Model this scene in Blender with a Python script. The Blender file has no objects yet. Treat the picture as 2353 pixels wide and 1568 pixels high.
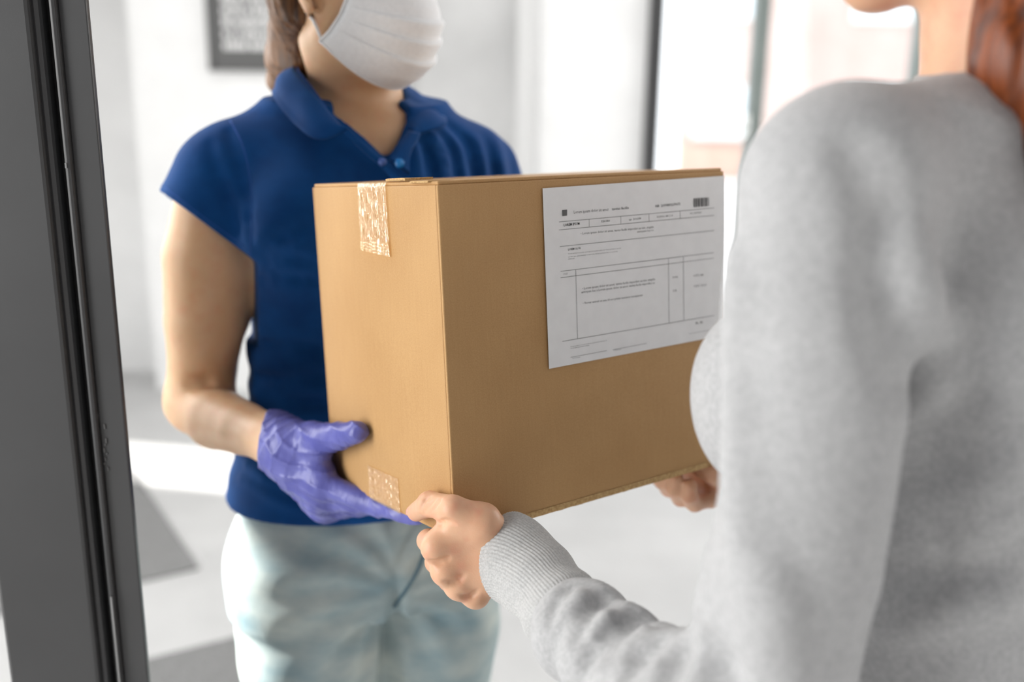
import bpy, bmesh, math, random
import numpy as np
from mathutils import Vector, Matrix

# ------------------------------------------------------------------ camera
FPX, CX, CY = 2330.0, 1176.5, 784.0
_dn = np.array([-131, 8466, 2330.0]); _dn /= np.linalg.norm(_dn)
_up = -_dn
_fw = np.array([0, 0, 1.0]) - _up[2] * _up; _fw /= np.linalg.norm(_fw)
_rt = np.cross(_fw, _up)
M = np.stack([_rt, _fw, _up])            # camera axes (right, down, forward) -> world
CAM = np.array([0, 0, 1.45])

def P(x, y, d):
    "world point seen at photo pixel (x, y) at depth d metres"
    return CAM + M @ (d * np.array([(x - CX) / FPX, (y - CY) / FPX, 1.0]))

def floor_at(x, y, z=0.0):
    r = M @ np.array([(x - CX) / FPX, (y - CY) / FPX, 1.0])
    return CAM + (z - CAM[2]) / r[2] * r

scene = bpy.context.scene
COL = scene.collection
cam_data = bpy.data.cameras.new('camera')
cam = bpy.data.objects.new('camera', cam_data); COL.objects.link(cam)
cam_data.sensor_width = 36.0
cam_data.lens = FPX / 2353 * 36.0
cam_data.clip_start = 0.05
R3 = Matrix([[M[0, 0], -M[0, 1], -M[0, 2]], [M[1, 0], -M[1, 1], -M[1, 2]], [M[2, 0], -M[2, 1], -M[2, 2]]])
cam.matrix_world = Matrix.Translation(Vector(CAM)) @ R3.to_4x4()
cam_data.dof.use_dof = True
cam_data.dof.focus_distance = 0.94
cam_data.dof.aperture_fstop = 2.2
scene.camera = cam

# ------------------------------------------------------------------ world, sun, window light, exposure
vs = scene.view_settings
vs.view_transform = 'Standard'; vs.look = 'None'; vs.gamma = 1.0; vs.exposure = 0.2
vs.use_curve_mapping = False
world = bpy.data.worlds.new('overcast_sky'); scene.world = world
world.use_nodes = True
wn = world.node_tree.nodes; wl = world.node_tree.links
bg = wn['Background']
bg.inputs['Color'].default_value = (0.93, 0.97, 1.0, 1)
bg.inputs['Strength'].default_value = 2.5

sun_d = bpy.data.lights.new('sun', 'SUN'); sun_d.energy = 15.0; sun_d.angle = math.radians(1.0)
sun_d.color = (1.0, 0.97, 0.92)
sun = bpy.data.objects.new('sun', sun_d); COL.objects.link(sun)
SUN_DIR = Vector((0.983 * math.cos(math.radians(27)), -0.185 * math.cos(math.radians(27)), -math.sin(math.radians(27)))).normalized()
sun.rotation_euler = SUN_DIR.to_track_quat('-Z', 'Y').to_euler()
sun.location = (-4, 5, 4)

def area(name, loc, target, sx, sy, power, color=(1, 1, 1)):
    l = bpy.data.lights.new(name, 'AREA'); l.shape = 'RECTANGLE'; l.size = sx; l.size_y = sy
    l.energy = power; l.color = color
    o = bpy.data.objects.new(name, l); COL.objects.link(o); o.location = loc
    o.rotation_euler = (Vector(target) - Vector(loc)).to_track_quat('-Z', 'Y').to_euler()
    return o
area('window_light_hall', (-2.38, 2.3, 1.75), (0.3, 1.6, 1.0), 2.0, 2.0, 54, (1.0, 0.985, 0.96))
area('window_light_near', (-2.35, 0.05, 1.60), (0.0, 1.0, 1.1), 1.5, 1.8, 66, (1.0, 0.98, 0.95))
area('window_light_side', (2.10, -1.10, 1.65), (0.3, 0.6, 1.2), 1.5, 1.8, 18, (1.0, 0.99, 0.97))
area('rim_fill_right', (3.20, 2.7, 1.55), (0.0, 1.9, 1.2), 1.9, 2.1, 45, (1.0, 0.98, 0.95))  # added lamp for the right-hand rim; the right wall has no window
area('overhead_fill_hall', (0.1, 3.1, 2.93), (0.1, 3.1, 0), 2.4, 1.2, 8, (1.0, 0.99, 0.97))  # added overhead fill to brighten the hall floor and back walls

# ------------------------------------------------------------------ object helpers
def link(o, parent=None):
    COL.objects.link(o)
    if parent is not None: o.parent = parent
    return o

def mesh_obj(name, verts, faces, mat, parent=None, smooth=True):
    me = bpy.data.meshes.new(name)
    me.from_pydata([tuple(map(float, v)) for v in verts] if not isinstance(verts, np.ndarray) else verts.tolist(), [],
                   faces if not isinstance(faces, np.ndarray) else faces.tolist())
    if smooth: me.polygons.foreach_set('use_smooth', [True] * len(me.polygons))
    me.update()
    if mat is not None: me.materials.append(mat)
    o = bpy.data.objects.new(name, me)
    return link(o, parent)

def tag(o, label=None, cat=None, group=None, kind=None):
    if label: o['label'] = label
    if cat: o['category'] = cat
    if group: o['group'] = group
    if kind: o['kind'] = kind
    return o

def empty(name, loc, label=None, cat=None, group=None, kind=None):
    o = bpy.data.objects.new(name, None); COL.objects.link(o); o.location = loc
    o.empty_display_size = 0.1
    o['base'] = True; del o['base']
    return tag(o, label, cat, group, kind)

def reparent(o, parent):
    "keep world placement: parts are modelled in world space, the parent Empty is only translated"
    o.parent = parent
    o.matrix_parent_inverse = Matrix.Translation(-Vector(parent.location))
    return o

def bm_obj(name, bm, mat, parent=None, smooth=False):
    me = bpy.data.meshes.new(name); bm.to_mesh(me); bm.free()
    if smooth: me.polygons.foreach_set('use_smooth', [True] * len(me.polygons))
    if mat is not None: me.materials.append(mat)
    o = bpy.data.objects.new(name, me)
    COL.objects.link(o)
    if parent is not None: reparent(o, parent)
    return o

def box_bm(bm, lo, hi, mat=None, bevel=0.0):
    "axis box between lo and hi, optionally carried by a 4x4 matrix"
    c = [(x, y, z) for x in (lo[0], hi[0]) for y in (lo[1], hi[1]) for z in (lo[2], hi[2])]
    vs_ = [bm.verts.new(mat @ Vector(p) if mat is not None else p) for p in c]
    fs = []
    for q in ((0, 1, 3, 2), (4, 6, 7, 5), (0, 4, 5, 1), (2, 3, 7, 6), (0, 2, 6, 4), (1, 5, 7, 3)):
        fs.append(bm.faces.new([vs_[i] for i in q]))
    if bevel > 0:
        es = list({e for f in fs for e in f.edges})
        bmesh.ops.bevel(bm, geom=es, offset=bevel, segments=2, affect='EDGES', profile=0.5)
    return vs_

def box_obj(name, lo, hi, mat, parent=None, xf=None, bevel=0.0):
    bm = bmesh.new(); box_bm(bm, lo, hi, xf, bevel)
    bmesh.ops.recalc_face_normals(bm, faces=bm.faces)
    return bm_obj(name, bm, mat, parent)

def tube(name, pts, radii, mat, parent=None, seg=10, cap=True):
    pts = [np.asarray(p, float) for p in pts]
    if not hasattr(radii, '__len__'): radii = [radii] * len(pts)
    n = len(pts); V = []; F = []
    t0 = pts[1] - pts[0]; t0 /= np.linalg.norm(t0)
    ref = np.array([0, 0, 1.0]) if abs(t0[2]) < 0.9 else np.array([1.0, 0, 0])
    u = np.cross(t0, ref); u /= np.linalg.norm(u)
    for i in range(n):
        t = pts[min(i + 1, n - 1)] - pts[max(i - 1, 0)]; t /= np.linalg.norm(t)
        u = u - t * u.dot(t); u /= np.linalg.norm(u); w = np.cross(t, u)
        for j in range(seg):
            a = 2 * math.pi * j / seg
            V.append(pts[i] + radii[i] * (math.cos(a) * u + math.sin(a) * w))
    for i in range(n - 1):
        for j in range(seg):
            F.append((i * seg + j, i * seg + (j + 1) % seg, (i + 1) * seg + (j + 1) % seg, (i + 1) * seg + j))
    if cap:
        F.append(tuple(range(seg))[::-1]); F.append(tuple((n - 1) * seg + j for j in range(seg)))
    o = mesh_obj(name, V, F, mat)
    if parent is not None: reparent(o, parent)
    return o

def catmull(pts, n):
    pts = np.asarray(pts, float); m = len(pts)
    ext = np.vstack([2 * pts[0] - pts[1], pts, 2 * pts[-1] - pts[-2]])
    out = []
    for t in np.linspace(0, m - 1 - 1e-9, n):
        i = int(t); f = t - i
        p0, p1, p2, p3 = ext[i], ext[i + 1], ext[i + 2], ext[i + 3]
        out.append(0.5 * ((2 * p1) + (-p0 + p2) * f + (2 * p0 - 5 * p1 + 4 * p2 - p3) * f * f + (-p0 + 3 * p1 - 3 * p2 + p3) * f ** 3))
    return np.array(out)

# ------------------------------------------------------------------ signed-distance modelling: smooth unions of limbs -> one continuous surface
def unit_(v): v = np.asarray(v, float); return v / np.linalg.norm(v)

class Field:
    def __init__(s, lo, hi, h):
        s.h = h; s.lo = np.asarray(lo, float)
        s.n = np.ceil((np.asarray(hi) - s.lo) / h).astype(int) + 1
        s.ax = [(s.lo[i] + h * np.arange(s.n[i])).astype(np.float32) for i in range(3)]
        s.D = np.full(s.n, 1.0, np.float32)

    def region(s, lo, hi):
        sl = []
        for i in range(3):
            a = int(np.clip(math.floor((lo[i] - s.lo[i]) / s.h), 0, s.n[i]))
            b = int(np.clip(math.ceil((hi[i] - s.lo[i]) / s.h) + 1, 0, s.n[i]))
            sl.append(slice(a, b))
        X = s.ax[0][sl[0]][:, None, None]; Y = s.ax[1][sl[1]][None, :, None]; Z = s.ax[2][sl[2]][None, None, :]
        return tuple(sl), X, Y, Z

    def comb(s, sl, d, k, mode):
        c = s.D[sl]
        if c.size == 0: return
        if mode == 'add':
            if k > 0:
                h = np.maximum(k - np.abs(c - d), 0) / k
                s.D[sl] = np.minimum(c, d) - h * h * k * 0.25
            else: s.D[sl] = np.minimum(c, d)
        elif mode == 'sub':
            d = -d
            if k > 0:
                h = np.maximum(k - np.abs(c - d), 0) / k
                s.D[sl] = np.maximum(c, d) + h * h * k * 0.25
            else: s.D[sl] = np.maximum(c, d)

    def cone(s, a, b, ra, rb, k=0.01, mode='add', flat=None, sq=1.0, extra=0.0):
        "tapered capsule; flat = unit direction along which it is squashed by sq"
        a = np.asarray(a, float); b = np.asarray(b, float)
        m = max(ra, rb) + k + extra + 3 * s.h
        sl, X, Y, Z = s.region(np.minimum(a, b) - m, np.maximum(a, b) + m)
        px, py, pz = X - a[0], Y - a[1], Z - a[2]
        ba = b - a; ba2 = ba.copy()
        if flat is not None:
            n = np.asarray(flat, float); n /= np.linalg.norm(n); g = 1.0 / sq - 1.0
            dt = px * n[0] + py * n[1] + pz * n[2]
            px = px + g * dt * n[0]; py = py + g * dt * n[1]; pz = pz + g * dt * n[2]
            ba2 = ba + g * ba.dot(n) * n
        l2 = max(ba2.dot(ba2), 1e-12)
        t = np.clip((px * ba2[0] + py * ba2[1] + pz * ba2[2]) / l2, 0, 1)
        d = np.sqrt((px - t * ba2[0]) ** 2 + (py - t * ba2[1]) ** 2 + (pz - t * ba2[2]) ** 2) - (ra + (rb - ra) * t)
        if flat is not None: d = d * min(1.0, (1 + sq) / 2)
        s.comb(sl, d.astype(np.float32), k, mode)

    def chain(s, pts, rad, k=0.01, mode='add', flat=None, sq=1.0, kin=0.004):
        "limb of tapered capsules, joined to each other tightly (kin) and to the rest of the body softly (k)"
        pts = [np.asarray(p, float) for p in pts]; m = max(rad) + k + 3 * s.h
        lo = np.min(pts, axis=0) - m; hi = np.max(pts, axis=0) + m
        sl, X, Y, Z = s.region(lo, hi)
        tmp = Field.__new__(Field); tmp.h = s.h; tmp.ax = [s.ax[i][sl[i]] for i in range(3)]; tmp.n = np.array([len(a) for a in tmp.ax])
        if min(tmp.n) == 0: return
        tmp.lo = np.array([a[0] for a in tmp.ax], float); tmp.D = np.full(tmp.n, 1.0, np.float32)
        for i in range(len(pts) - 1):
            tmp.cone(pts[i], pts[i + 1], rad[i], rad[i + 1], kin, 'add', flat, sq, extra=k)
        s.comb(sl, tmp.D, k, mode)

    def hit(s, px, py, d0=0.3, d1=2.0, lift=0.0):
        "first point of the surface seen at a photo pixel"
        r = M @ np.array([(px - CX) / FPX, (py - CY) / FPX, 1.0]); ts = np.arange(d0, d1, s.h * .4)
        p = CAM + ts[:, None] * r; g = np.round((p - s.lo) / s.h).astype(int)
        ok = np.all((g >= 0) & (g < s.n), axis=1); g = np.clip(g, 0, s.n - 1)
        v = np.where(ok, s.D[g[:, 0], g[:, 1], g[:, 2]], 1.0); i = np.argmax(v < 0)
        if not (v < 0).any(): return None
        return p[i] - unit_(r) * lift

    def crease(s, pxs, r, depth=0.5, k=0.008, n=14, mode='sub', taper=True):
        "valley (or ridge, mode add) that follows the surface along a photo-pixel polyline"
        path = catmull(np.array([[*q, 0] for q in pxs], float), n); pts = []
        for q in path:
            h_ = s.hit(q[0], q[1], lift=(r * (1 - .9 * depth) if mode == 'sub' else -r * (1 - 2 * depth)))
            if h_ is not None: pts.append(h_)
        # drop jumps onto another surface
        good = [pts[0]] if pts else []
        for p in pts[1:]:
            if np.linalg.norm(p - good[-1]) < .05: good.append(p)
        if len(good) > 2:
            m_ = len(good); rr = [r * (math.sin(math.pi * (i + .6) / (m_ + .2)) ** .5 if taper else 1) + 1e-4 for i in range(m_)]
            s.chain(good, rr, k, mode, kin=.001)

    def ell(s, c, axes, k=0.01, rot=None, mode='add'):
        c = np.asarray(c, float); r = np.asarray(axes, float)
        rot = np.eye(3) if rot is None else np.asarray(rot, float)      # rows = local axes
        m = r.max() + k + 3 * s.h
        sl, X, Y, Z = s.region(c - m, c + m)
        px, py, pz = X - c[0], Y - c[1], Z - c[2]
        q = [(px * rot[i, 0] + py * rot[i, 1] + pz * rot[i, 2]) for i in range(3)]
        k0 = np.sqrt(sum((q[i] / r[i]) ** 2 for i in range(3)))
        k1 = np.sqrt(sum((q[i] / r[i] ** 2) ** 2 for i in range(3))) + 1e-9
        s.comb(sl, (k0 * (k0 - 1.0) / k1).astype(np.float32), k, mode)

    def loft(s, zs, cx, cy, w, ef, eb, lat, k=0.01, power=2.2, off=0.0, mode='add'):
        "stack of oval sections; lat = horizontal unit vector to the side, front = lat turned; arrays run up in z"
        zs = np.asarray(zs, float); o = np.argsort(zs)
        zs, cx, cy, w, ef, eb = [np.asarray(v, float)[o] for v in (zs, cx, cy, w, ef, eb)]
        m = max(max(w), max(ef), max(eb)) + k + 0.03
        lo = np.array([min(cx) - m, min(cy) - m, zs[0] - k - 0.03]); hi = np.array([max(cx) + m, max(cy) + m, zs[-1] + k + 0.03])
        sl, X, Y, Z = s.region(lo, hi)
        zz = s.ax[2][sl[2]]
        zf = np.linspace(zs[0], zs[-1], 240)
        def it(v):
            c = catmull(np.stack([zs, v], 1), 240)
            return np.interp(zz, c[:, 0], c[:, 1])[None, None, :].astype(np.float32)
        CX_, CY_, W_, EF, EB = it(cx), it(cy), it(w) + off, it(ef) + off, it(eb) + off
        lx, ly = lat; fx, fy = ly, -lx                  # front direction
        dx, dy = X - CX_, Y - CY_
        u = dx * lx + dy * ly; v = dx * fx + dy * fy
        E = np.where(v > 0, EF, EB)
        q = (np.abs(u / W_) ** power + np.abs(v / E) ** power) ** (1.0 / power)
        d = (q - 1.0) * np.minimum(W_, E)
        d = np.maximum(d, np.maximum(zs[0] - off - Z, Z - zs[-1] - off))
        s.comb(sl, d.astype(np.float32), k, mode)

    def cut(s, p, n, k=0.0):
        "keep the side the normal n does not point to"
        p = np.asarray(p, float); n = np.asarray(n, float); n = n / np.linalg.norm(n)
        X = s.ax[0][:, None, None]; Y = s.ax[1][None, :, None]; Z = s.ax[2][None, None, :]
        d = ((X - p[0]) * n[0] + (Y - p[1]) * n[1] + (Z - p[2]) * n[2]).astype(np.float32)
        s.D = np.maximum(s.D, d)

    def warp(s, fn, lo=None, hi=None):
        sl, X, Y, Z = s.region(s.lo if lo is None else lo, (s.lo + s.h * s.n) if hi is None else hi)
        s.D[sl] = s.D[sl] + fn(X, Y, Z).astype(np.float32)

    def mesh(s, smooth=2):
        D = s.D; S = D < 0
        # pad so every surface closes
        for ax in range(3):
            i0 = [slice(None)] * 3; i0[ax] = 0; S[tuple(i0)] = False
            i0[ax] = -1; S[tuple(i0)] = False
        D = np.where(S, np.minimum(D, -1e-6), np.maximum(D, 1e-6))
        nx, ny, nz = D.shape
        c = S[:-1, :-1, :-1].astype(np.int8)
        tot = np.zeros_like(c)
        for a in (0, 1):
            for b in (0, 1):
                for e in (0, 1):
                    tot += S[a:nx - 1 + a, b:ny - 1 + b, e:nz - 1 + e]
        act = (tot > 0) & (tot < 8)
        idx = -np.ones(act.shape, np.int64)
        cells = np.argwhere(act); idx[act] = np.arange(len(cells))
        acc = np.zeros((len(cells), 3)); cnt = np.zeros(len(cells))
        corners = [(a, b, e) for a in (0, 1) for b in (0, 1) for e in (0, 1)]
        ci, cj, ck = cells.T
        for p in corners:
            for ax in range(3):
                if p[ax]: continue
                q = list(p); q[ax] = 1
                d0 = D[ci + p[0], cj + p[1], ck + p[2]]; d1 = D[ci + q[0], cj + q[1], ck + q[2]]
                m = (d0 < 0) != (d1 < 0)
                t = d0[m] / (d0[m] - d1[m])
                o = np.tile(np.array(p, float), (m.sum(), 1)); o[:, ax] += t
                acc[m] += o; cnt[m] += 1
        V = (cells + acc / cnt[:, None]) * s.h + s.lo
        Q = []
        for ax in range(3):
            o1, o2 = [(1, 2), (2, 0), (0, 1)][ax]
            sa = [slice(1, -1)] * 3; sb = [slice(1, -1)] * 3
            sa[ax] = slice(0, -1); sb[ax] = slice(1, None)
            A = S[tuple(sa)]; B = S[tuple(sb)]
            e = np.argwhere(A != B); base = e.copy()
            for a2 in (o1, o2): base[:, a2] += 1
            flip = A[tuple(e.T)]
            def cell(d1, d2):
                b = base.copy(); b[:, o1] -= d1; b[:, o2] -= d2
                return idx[tuple(b.T)]
            q = np.stack([cell(1, 1), cell(0, 1), cell(0, 0), cell(1, 0)], 1)
            q[~flip] = q[~flip][:, ::-1]
            Q.append(q)
        Q = np.vstack(Q)
        # Taubin smoothing
        e = np.vstack([Q[:, [0, 1]], Q[:, [1, 2]], Q[:, [2, 3]], Q[:, [3, 0]]]); e = np.vstack([e, e[:, ::-1]])
        deg = np.bincount(e[:, 0], minlength=len(V))[:, None]
        for it in range(smooth):
            for lam in (0.6, -0.62):
                L = np.stack([np.bincount(e[:, 0], V[e[:, 1], i], minlength=len(V)) for i in range(3)], 1) / np.maximum(deg, 1) - V
                V = V + lam * L
        return V, Q

    def obj(s, name, mat, parent=None, smooth=2):
        V, Q = s.mesh(smooth)
        o = mesh_obj(name, V, Q, mat)
        if parent is not None: reparent(o, parent)
        return o

def vnoise(X, Y, Z, seed=0):
    "cheap smooth pseudo-noise, sum of sines"
    r = np.random.RandomState(seed); out = 0
    for i in range(6):
        a = r.normal(size=3); a /= np.linalg.norm(a); ph = r.uniform(0, 6.28)
        out = out + np.sin((X * a[0] + Y * a[1] + Z * a[2]) * r.uniform(.7, 1.5) + ph)
    return out / 6

def grid_patch(name, rows, mat, parent=None, thick=0.0, closed=False):
    "rows: list of equal-length polylines -> quad sheet, optionally solidified"
    rows = [np.asarray(r) for r in rows]; n = len(rows[0]); V = [p for r in rows for p in r]; F = []
    for i in range(len(rows) - 1):
        for j in range(n - 1):
            F.append((i * n + j, i * n + j + 1, (i + 1) * n + j + 1, (i + 1) * n + j))
    o = mesh_obj(name, V, F, mat)
    if thick:
        md = o.modifiers.new('thickness', 'SOLIDIFY'); md.thickness = thick; md.offset = 0
    if parent is not None: reparent(o, parent)
    return o

# ------------------------------------------------------------------ materials
def new_mat(name):
    m = bpy.data.materials.new(name); m.use_nodes = True
    return m, m.node_tree.nodes, m.node_tree.links, m.node_tree.nodes['Principled BSDF']

def rgb(r, g, b):
    f = lambda c: (c / 255 / 12.92) if c / 255 <= 0.04045 else ((c / 255 + 0.055) / 1.055) ** 2.4
    return (f(r), f(g), f(b), 1)

def simple(name, col, rough=0.5, metal=0.0, spec=0.5, sss=0.0):
    m, n, l, b = new_mat(name)
    b.inputs['Base Color'].default_value = col; b.inputs['Roughness'].default_value = rough
    b.inputs['Metallic'].default_value = metal; b.inputs['Specular IOR Level'].default_value = spec
    if sss:
        b.inputs['Subsurface Weight'].default_value = sss
        b.inputs['Subsurface Radius'].default_value = (1.0, 0.35, 0.2)
        b.inputs['Subsurface Scale'].default_value = 0.006
    return m

def noise_mat(name, c1, c2, scale=30, rough=0.6, bump=0.0, bscale=300, stretch=(1, 1, 1), lo=0.35, hi=0.65, detail=4, spec=0.4, sss=0.0, sheen=0.0, bdist=0.001):
    m, n, l, b = new_mat(name)
    tc = n.new('ShaderNodeTexCoord'); mp = n.new('ShaderNodeMapping'); mp.inputs['Scale'].default_value = stretch
    l.new(tc.outputs['Object'], mp.inputs['Vector'])
    nz = n.new('ShaderNodeTexNoise'); nz.inputs['Scale'].default_value = scale; nz.inputs['Detail'].default_value = detail
    l.new(mp.outputs['Vector'], nz.inputs['Vector'])
    cr = n.new('ShaderNodeValToRGB'); cr.color_ramp.elements[0].position = lo; cr.color_ramp.elements[1].position = hi
    cr.color_ramp.elements[0].color = c1; cr.color_ramp.elements[1].color = c2
    l.new(nz.outputs['Fac'], cr.inputs['Fac']); l.new(cr.outputs['Color'], b.inputs['Base Color'])
    b.inputs['Roughness'].default_value = rough; b.inputs['Specular IOR Level'].default_value = spec
    if sheen: b.inputs['Sheen Weight'].default_value = sheen
    if sss:
        b.inputs['Subsurface Weight'].default_value = sss
        b.inputs['Subsurface Radius'].default_value = (1.0, 0.35, 0.2)
        b.inputs['Subsurface Scale'].default_value = 0.006
    if bump:
        n2 = n.new('ShaderNodeTexNoise'); n2.inputs['Scale'].default_value = bscale; n2.inputs['Detail'].default_value = 3
        l.new(mp.outputs['Vector'], n2.inputs['Vector'])
        bp = n.new('ShaderNodeBump'); bp.inputs['Strength'].default_value = bump; bp.inputs['Distance'].default_value = bdist
        l.new(n2.outputs['Fac'], bp.inputs['Height']); l.new(bp.outputs['Normal'], b.inputs['Normal'])
    return m
# ------------------------------------------------------------------ room shell
def at_y(x, y, Y):
    r = M @ np.array([(x - CX) / FPX, (y - CY) / FPX, 1.0])
    return CAM + (Y - CAM[1]) / r[1] * r
def X_at(x, Y, y=300): return float(at_y(x, y, Y)[0])

m_floor = noise_mat('polished_concrete_floor', (0.44, 0.44, 0.44, 1), (0.50, 0.50, 0.50, 1), scale=3, rough=0.4, bump=0.05, bscale=60)
m_white = noise_mat('white_plaster', (0.78, 0.78, 0.78, 1), (0.84, 0.84, 0.84, 1), scale=4, rough=0.8, bump=0.1, bscale=80)
m_grey = noise_mat('grey_plaster', (0.47, 0.47, 0.47, 1), (0.56, 0.56, 0.56, 1), scale=3, rough=0.75)
m_dark = noise_mat('dark_grey_painted_metal', rgb(55, 55, 56), rgb(60, 60, 61), scale=6, rough=0.42, bump=0.12, bscale=900, spec=0.5, bdist=0.0003)
m_dark2 = noise_mat('dark_grey_window_metal', rgb(118, 127, 124), rgb(127, 135, 132), scale=6, rough=0.45)
m_slate = noise_mat('unlit_slate_grey', (0.12, 0.12, 0.125, 1), (0.15, 0.15, 0.155, 1), scale=3, rough=0.8)  # unlit near room's darkness set as colour, keeps bounce low
m_gasket = simple('black_rubber', (0.006, 0.006, 0.006, 1), 0.6)
m_edge = simple('worn_bare_metal', rgb(150, 150, 150), 0.35, 0.6)
m_frame_white = simple('white_window_paint', (0.85, 0.86, 0.86, 1), 0.4)
m_slab = noise_mat('dark_grey_slab', rgb(112, 112, 112), rgb(132, 132, 132), scale=200, rough=0.95, bump=0.4, bscale=900)

def struct(o, label, cat):
    return tag(o, label, cat, kind='structure')

YB, YR = 4.35, 4.62        # main back wall, recessed wall
fl = box_obj('floor', (-3.2, -2.2, -0.12), (3.6, 4.95, 0.0), m_floor)
struct(fl, 'light grey polished concrete floor', 'floor')
ce = box_obj('ceiling', (-3.2, -2.2, 2.95), (3.6, 4.95, 3.07), m_white)
struct(ce, 'white plaster ceiling above the hallway', 'ceiling')
x_step = X_at(314, YB); x_door = X_at(938, YB); x_post0 = X_at(1186, YB); x_post1 = X_at(1226, YB); x_end = X_at(1481, YB)
wb = box_obj('wall_back', (x_step, YB, 0.0), (x_door, 4.95, 2.95), m_white)
struct(wb, 'white back wall that carries the framed sign', 'wall')
wr = box_obj('wall_recess', (-3.2, YR, 0.0), (x_step, 4.95, 2.95), m_white)
struct(wr, 'bright white recessed wall beside the dark door frame', 'wall')
wp = box_obj('wall_pier', (x_post1, YB, 0.0), (x_end, 4.95, 2.95), m_white)
struct(wp, 'light plaster pier beside the tall window', 'wall')
# grey service door between wall and pier
d2 = empty('door_2', ((x_door + x_post0) / 2, YB, 0), 'plain grey door leaf set in the back wall behind the courier', 'door', kind='structure')
box_obj('leaf', (x_door, YB + 0.03, 0.0), (x_post0, YB + 0.09, 2.95), m_grey, d2)
box_obj('door_post', (x_post0, YB - 0.03, 0.0), (x_post1, YB + 0.12, 2.95), simple('pale_grey_paint', (0.62, 0.62, 0.62, 1), 0.5), d2)

# left side wall with two tall openings that let the low sun in
wl_ = bmesh.new()
XL = -2.45
def openings(bm, x0, x1, segs, z0, z1, z2):
    "wall along y between x0..x1 made of solid piers and openings (y0, y1, sill, head)"
    y = segs[0]
    for (a, b, s, h) in segs[1]:
        box_bm(bm, (x0, y, z0), (x1, a, z2))
        if s > z0: box_bm(bm, (x0, a, z0), (x1, b, s))
        box_bm(bm, (x0, a, h), (x1, b, z2))
        y = b
    box_bm(bm, (x0, y, z0), (x1, segs[2], z2))
SLOPE = 0.185 / 0.983
ys = lambda x, y: y + (x - XL) * SLOPE       # where a sun ray through floor point (x, y) crosses the left wall plane
openings(wl_, XL - 0.15, XL, (-2.2, [(-1.6, 0.0, 0.2, 2.6), (1.30, 1.85, 0.0, 2.03), (ys(-1.15, 3.27), ys(-1.15, 3.66), 0.0, 0.92)], 4.95), 0.0, None, 2.95)
struct(bm_obj('wall_left', wl_, m_white), 'white left wall with tall window openings', 'wall')

# window wall at the right
x_w1 = 3.3
win = empty('window_1', ((x_end + x_w1) / 2, YB, 0), 'tall window with dark grey metal bars and bright street behind', 'window', kind='structure')
YW = YB + 0.10
def bar(name, p0, p1, z0, z1, mat, dy=0.07, y0=None):
    y0 = YW if y0 is None else y0
    return box_obj(name, (X_at(p0, y0), y0, z0), (X_at(p1, y0), y0 + dy, z1), mat, win)
bar('frame_post', 1481, 1514, 0.0, 2.95, m_dark, 0.09, YB - 0.04)
bar('mullion', 1717, 1751, 0.0, 2.95, m_dark2)
bar('mullion', 2082, 2104, 0.0, 2.95, m_dark2)
bar('mullion', 2480, 2520, 0.0, 2.95, m_dark2)
box_obj('sill', (x_end, YB - 0.05, 0.0), (x_w1, 4.95, 0.45), m_white, win)
box_obj('head', (x_end, YB, 2.75), (x_w1, 4.95, 2.95), m_white, win)
m_glass, gn, gl, gb = new_mat('clear_window_glass')
gt = gn.new('ShaderNodeBsdfTransparent'); gg = gn.new('ShaderNodeBsdfGlossy'); gg.inputs['Roughness'].default_value = 0.02
gm = gn.new('ShaderNodeMixShader'); gm.inputs['Fac'].default_value = 0.05
gl.new(gt.outputs[0], gm.inputs[1]); gl.new(gg.outputs[0], gm.inputs[2]); gl.new(gm.outputs[0], gn['Material Output'].inputs['Surface'])
for p0, p1 in ((1514, 1717), (1751, 2082), (2104, 2480)):
    o = bar('pane', p0, p1, 0.45, 2.75, m_glass, 0.006, YW + 0.035)
bm = bmesh.new()
hpos = at_y(1712, 290, YW - 0.03)
box_bm(bm, hpos - np.array([.012, .012, .05]), hpos + np.array([.012, .0, .05]), bevel=0.004)
box_bm(bm, hpos - np.array([.07, .03, .01]), hpos + np.array([.012, -.012, .012]), bevel=0.004)
bm_obj('window_handle', bm, simple('satin_chrome', (0.75, 0.77, 0.76, 1), 0.25, 0.9), win)

# right side wall, wall behind the viewer, added dark slab overhead against bounced light
struct(box_obj('wall_right', (3.3, -2.2, 0), (3.45, 4.95, 2.95), m_white), 'white side wall on the right', 'wall')
struct(box_obj('wall_front', (-2.6, -2.35, 0), (3.45, -2.2, 2.95), m_slate), 'slate grey wall behind the viewer', 'wall')
struct(box_obj('bounce_blocker_near', (-2.45, -2.2, 2.80), (1.25, 0.9, 2.94), m_slate), 'added slate grey slab over the viewer that cuts bounced light', 'ceiling')

# near door frame at the left edge of the picture
Yd = 0.985
def xd(p, Y=Yd): return X_at(p, Y, 784)
dj = empty('door_1', (xd(150), Yd + 0.05, 0), 'dark grey metal door frame in the left foreground', 'door frame', kind='structure')
box_obj('jamb', (xd(-82), Yd, 0.0), (xd(146), Yd + 0.11, 2.6), m_dark, dj, bevel=0.004)
box_obj('jamb_lip', (xd(140), Yd + 0.006, 0.0), (xd(163), Yd + 0.10, 2.6), m_dark, dj, bevel=0.005)
box_obj('gasket', (xd(160), Yd + 0.022, 0.0), (xd(186), Yd + 0.045, 2.6), m_gasket, dj)
box_obj('stop_ridge', (xd(184), Yd + 0.004, 0.0), (xd(199), Yd + 0.030, 2.6), m_dark, dj, bevel=0.003)
box_obj('stop_strip', (xd(199), Yd + 0.010, 0.0), (xd(260), Yd + 0.018, 2.6), m_dark, dj, bevel=0.0015)
rng = random.Random(4)
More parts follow.
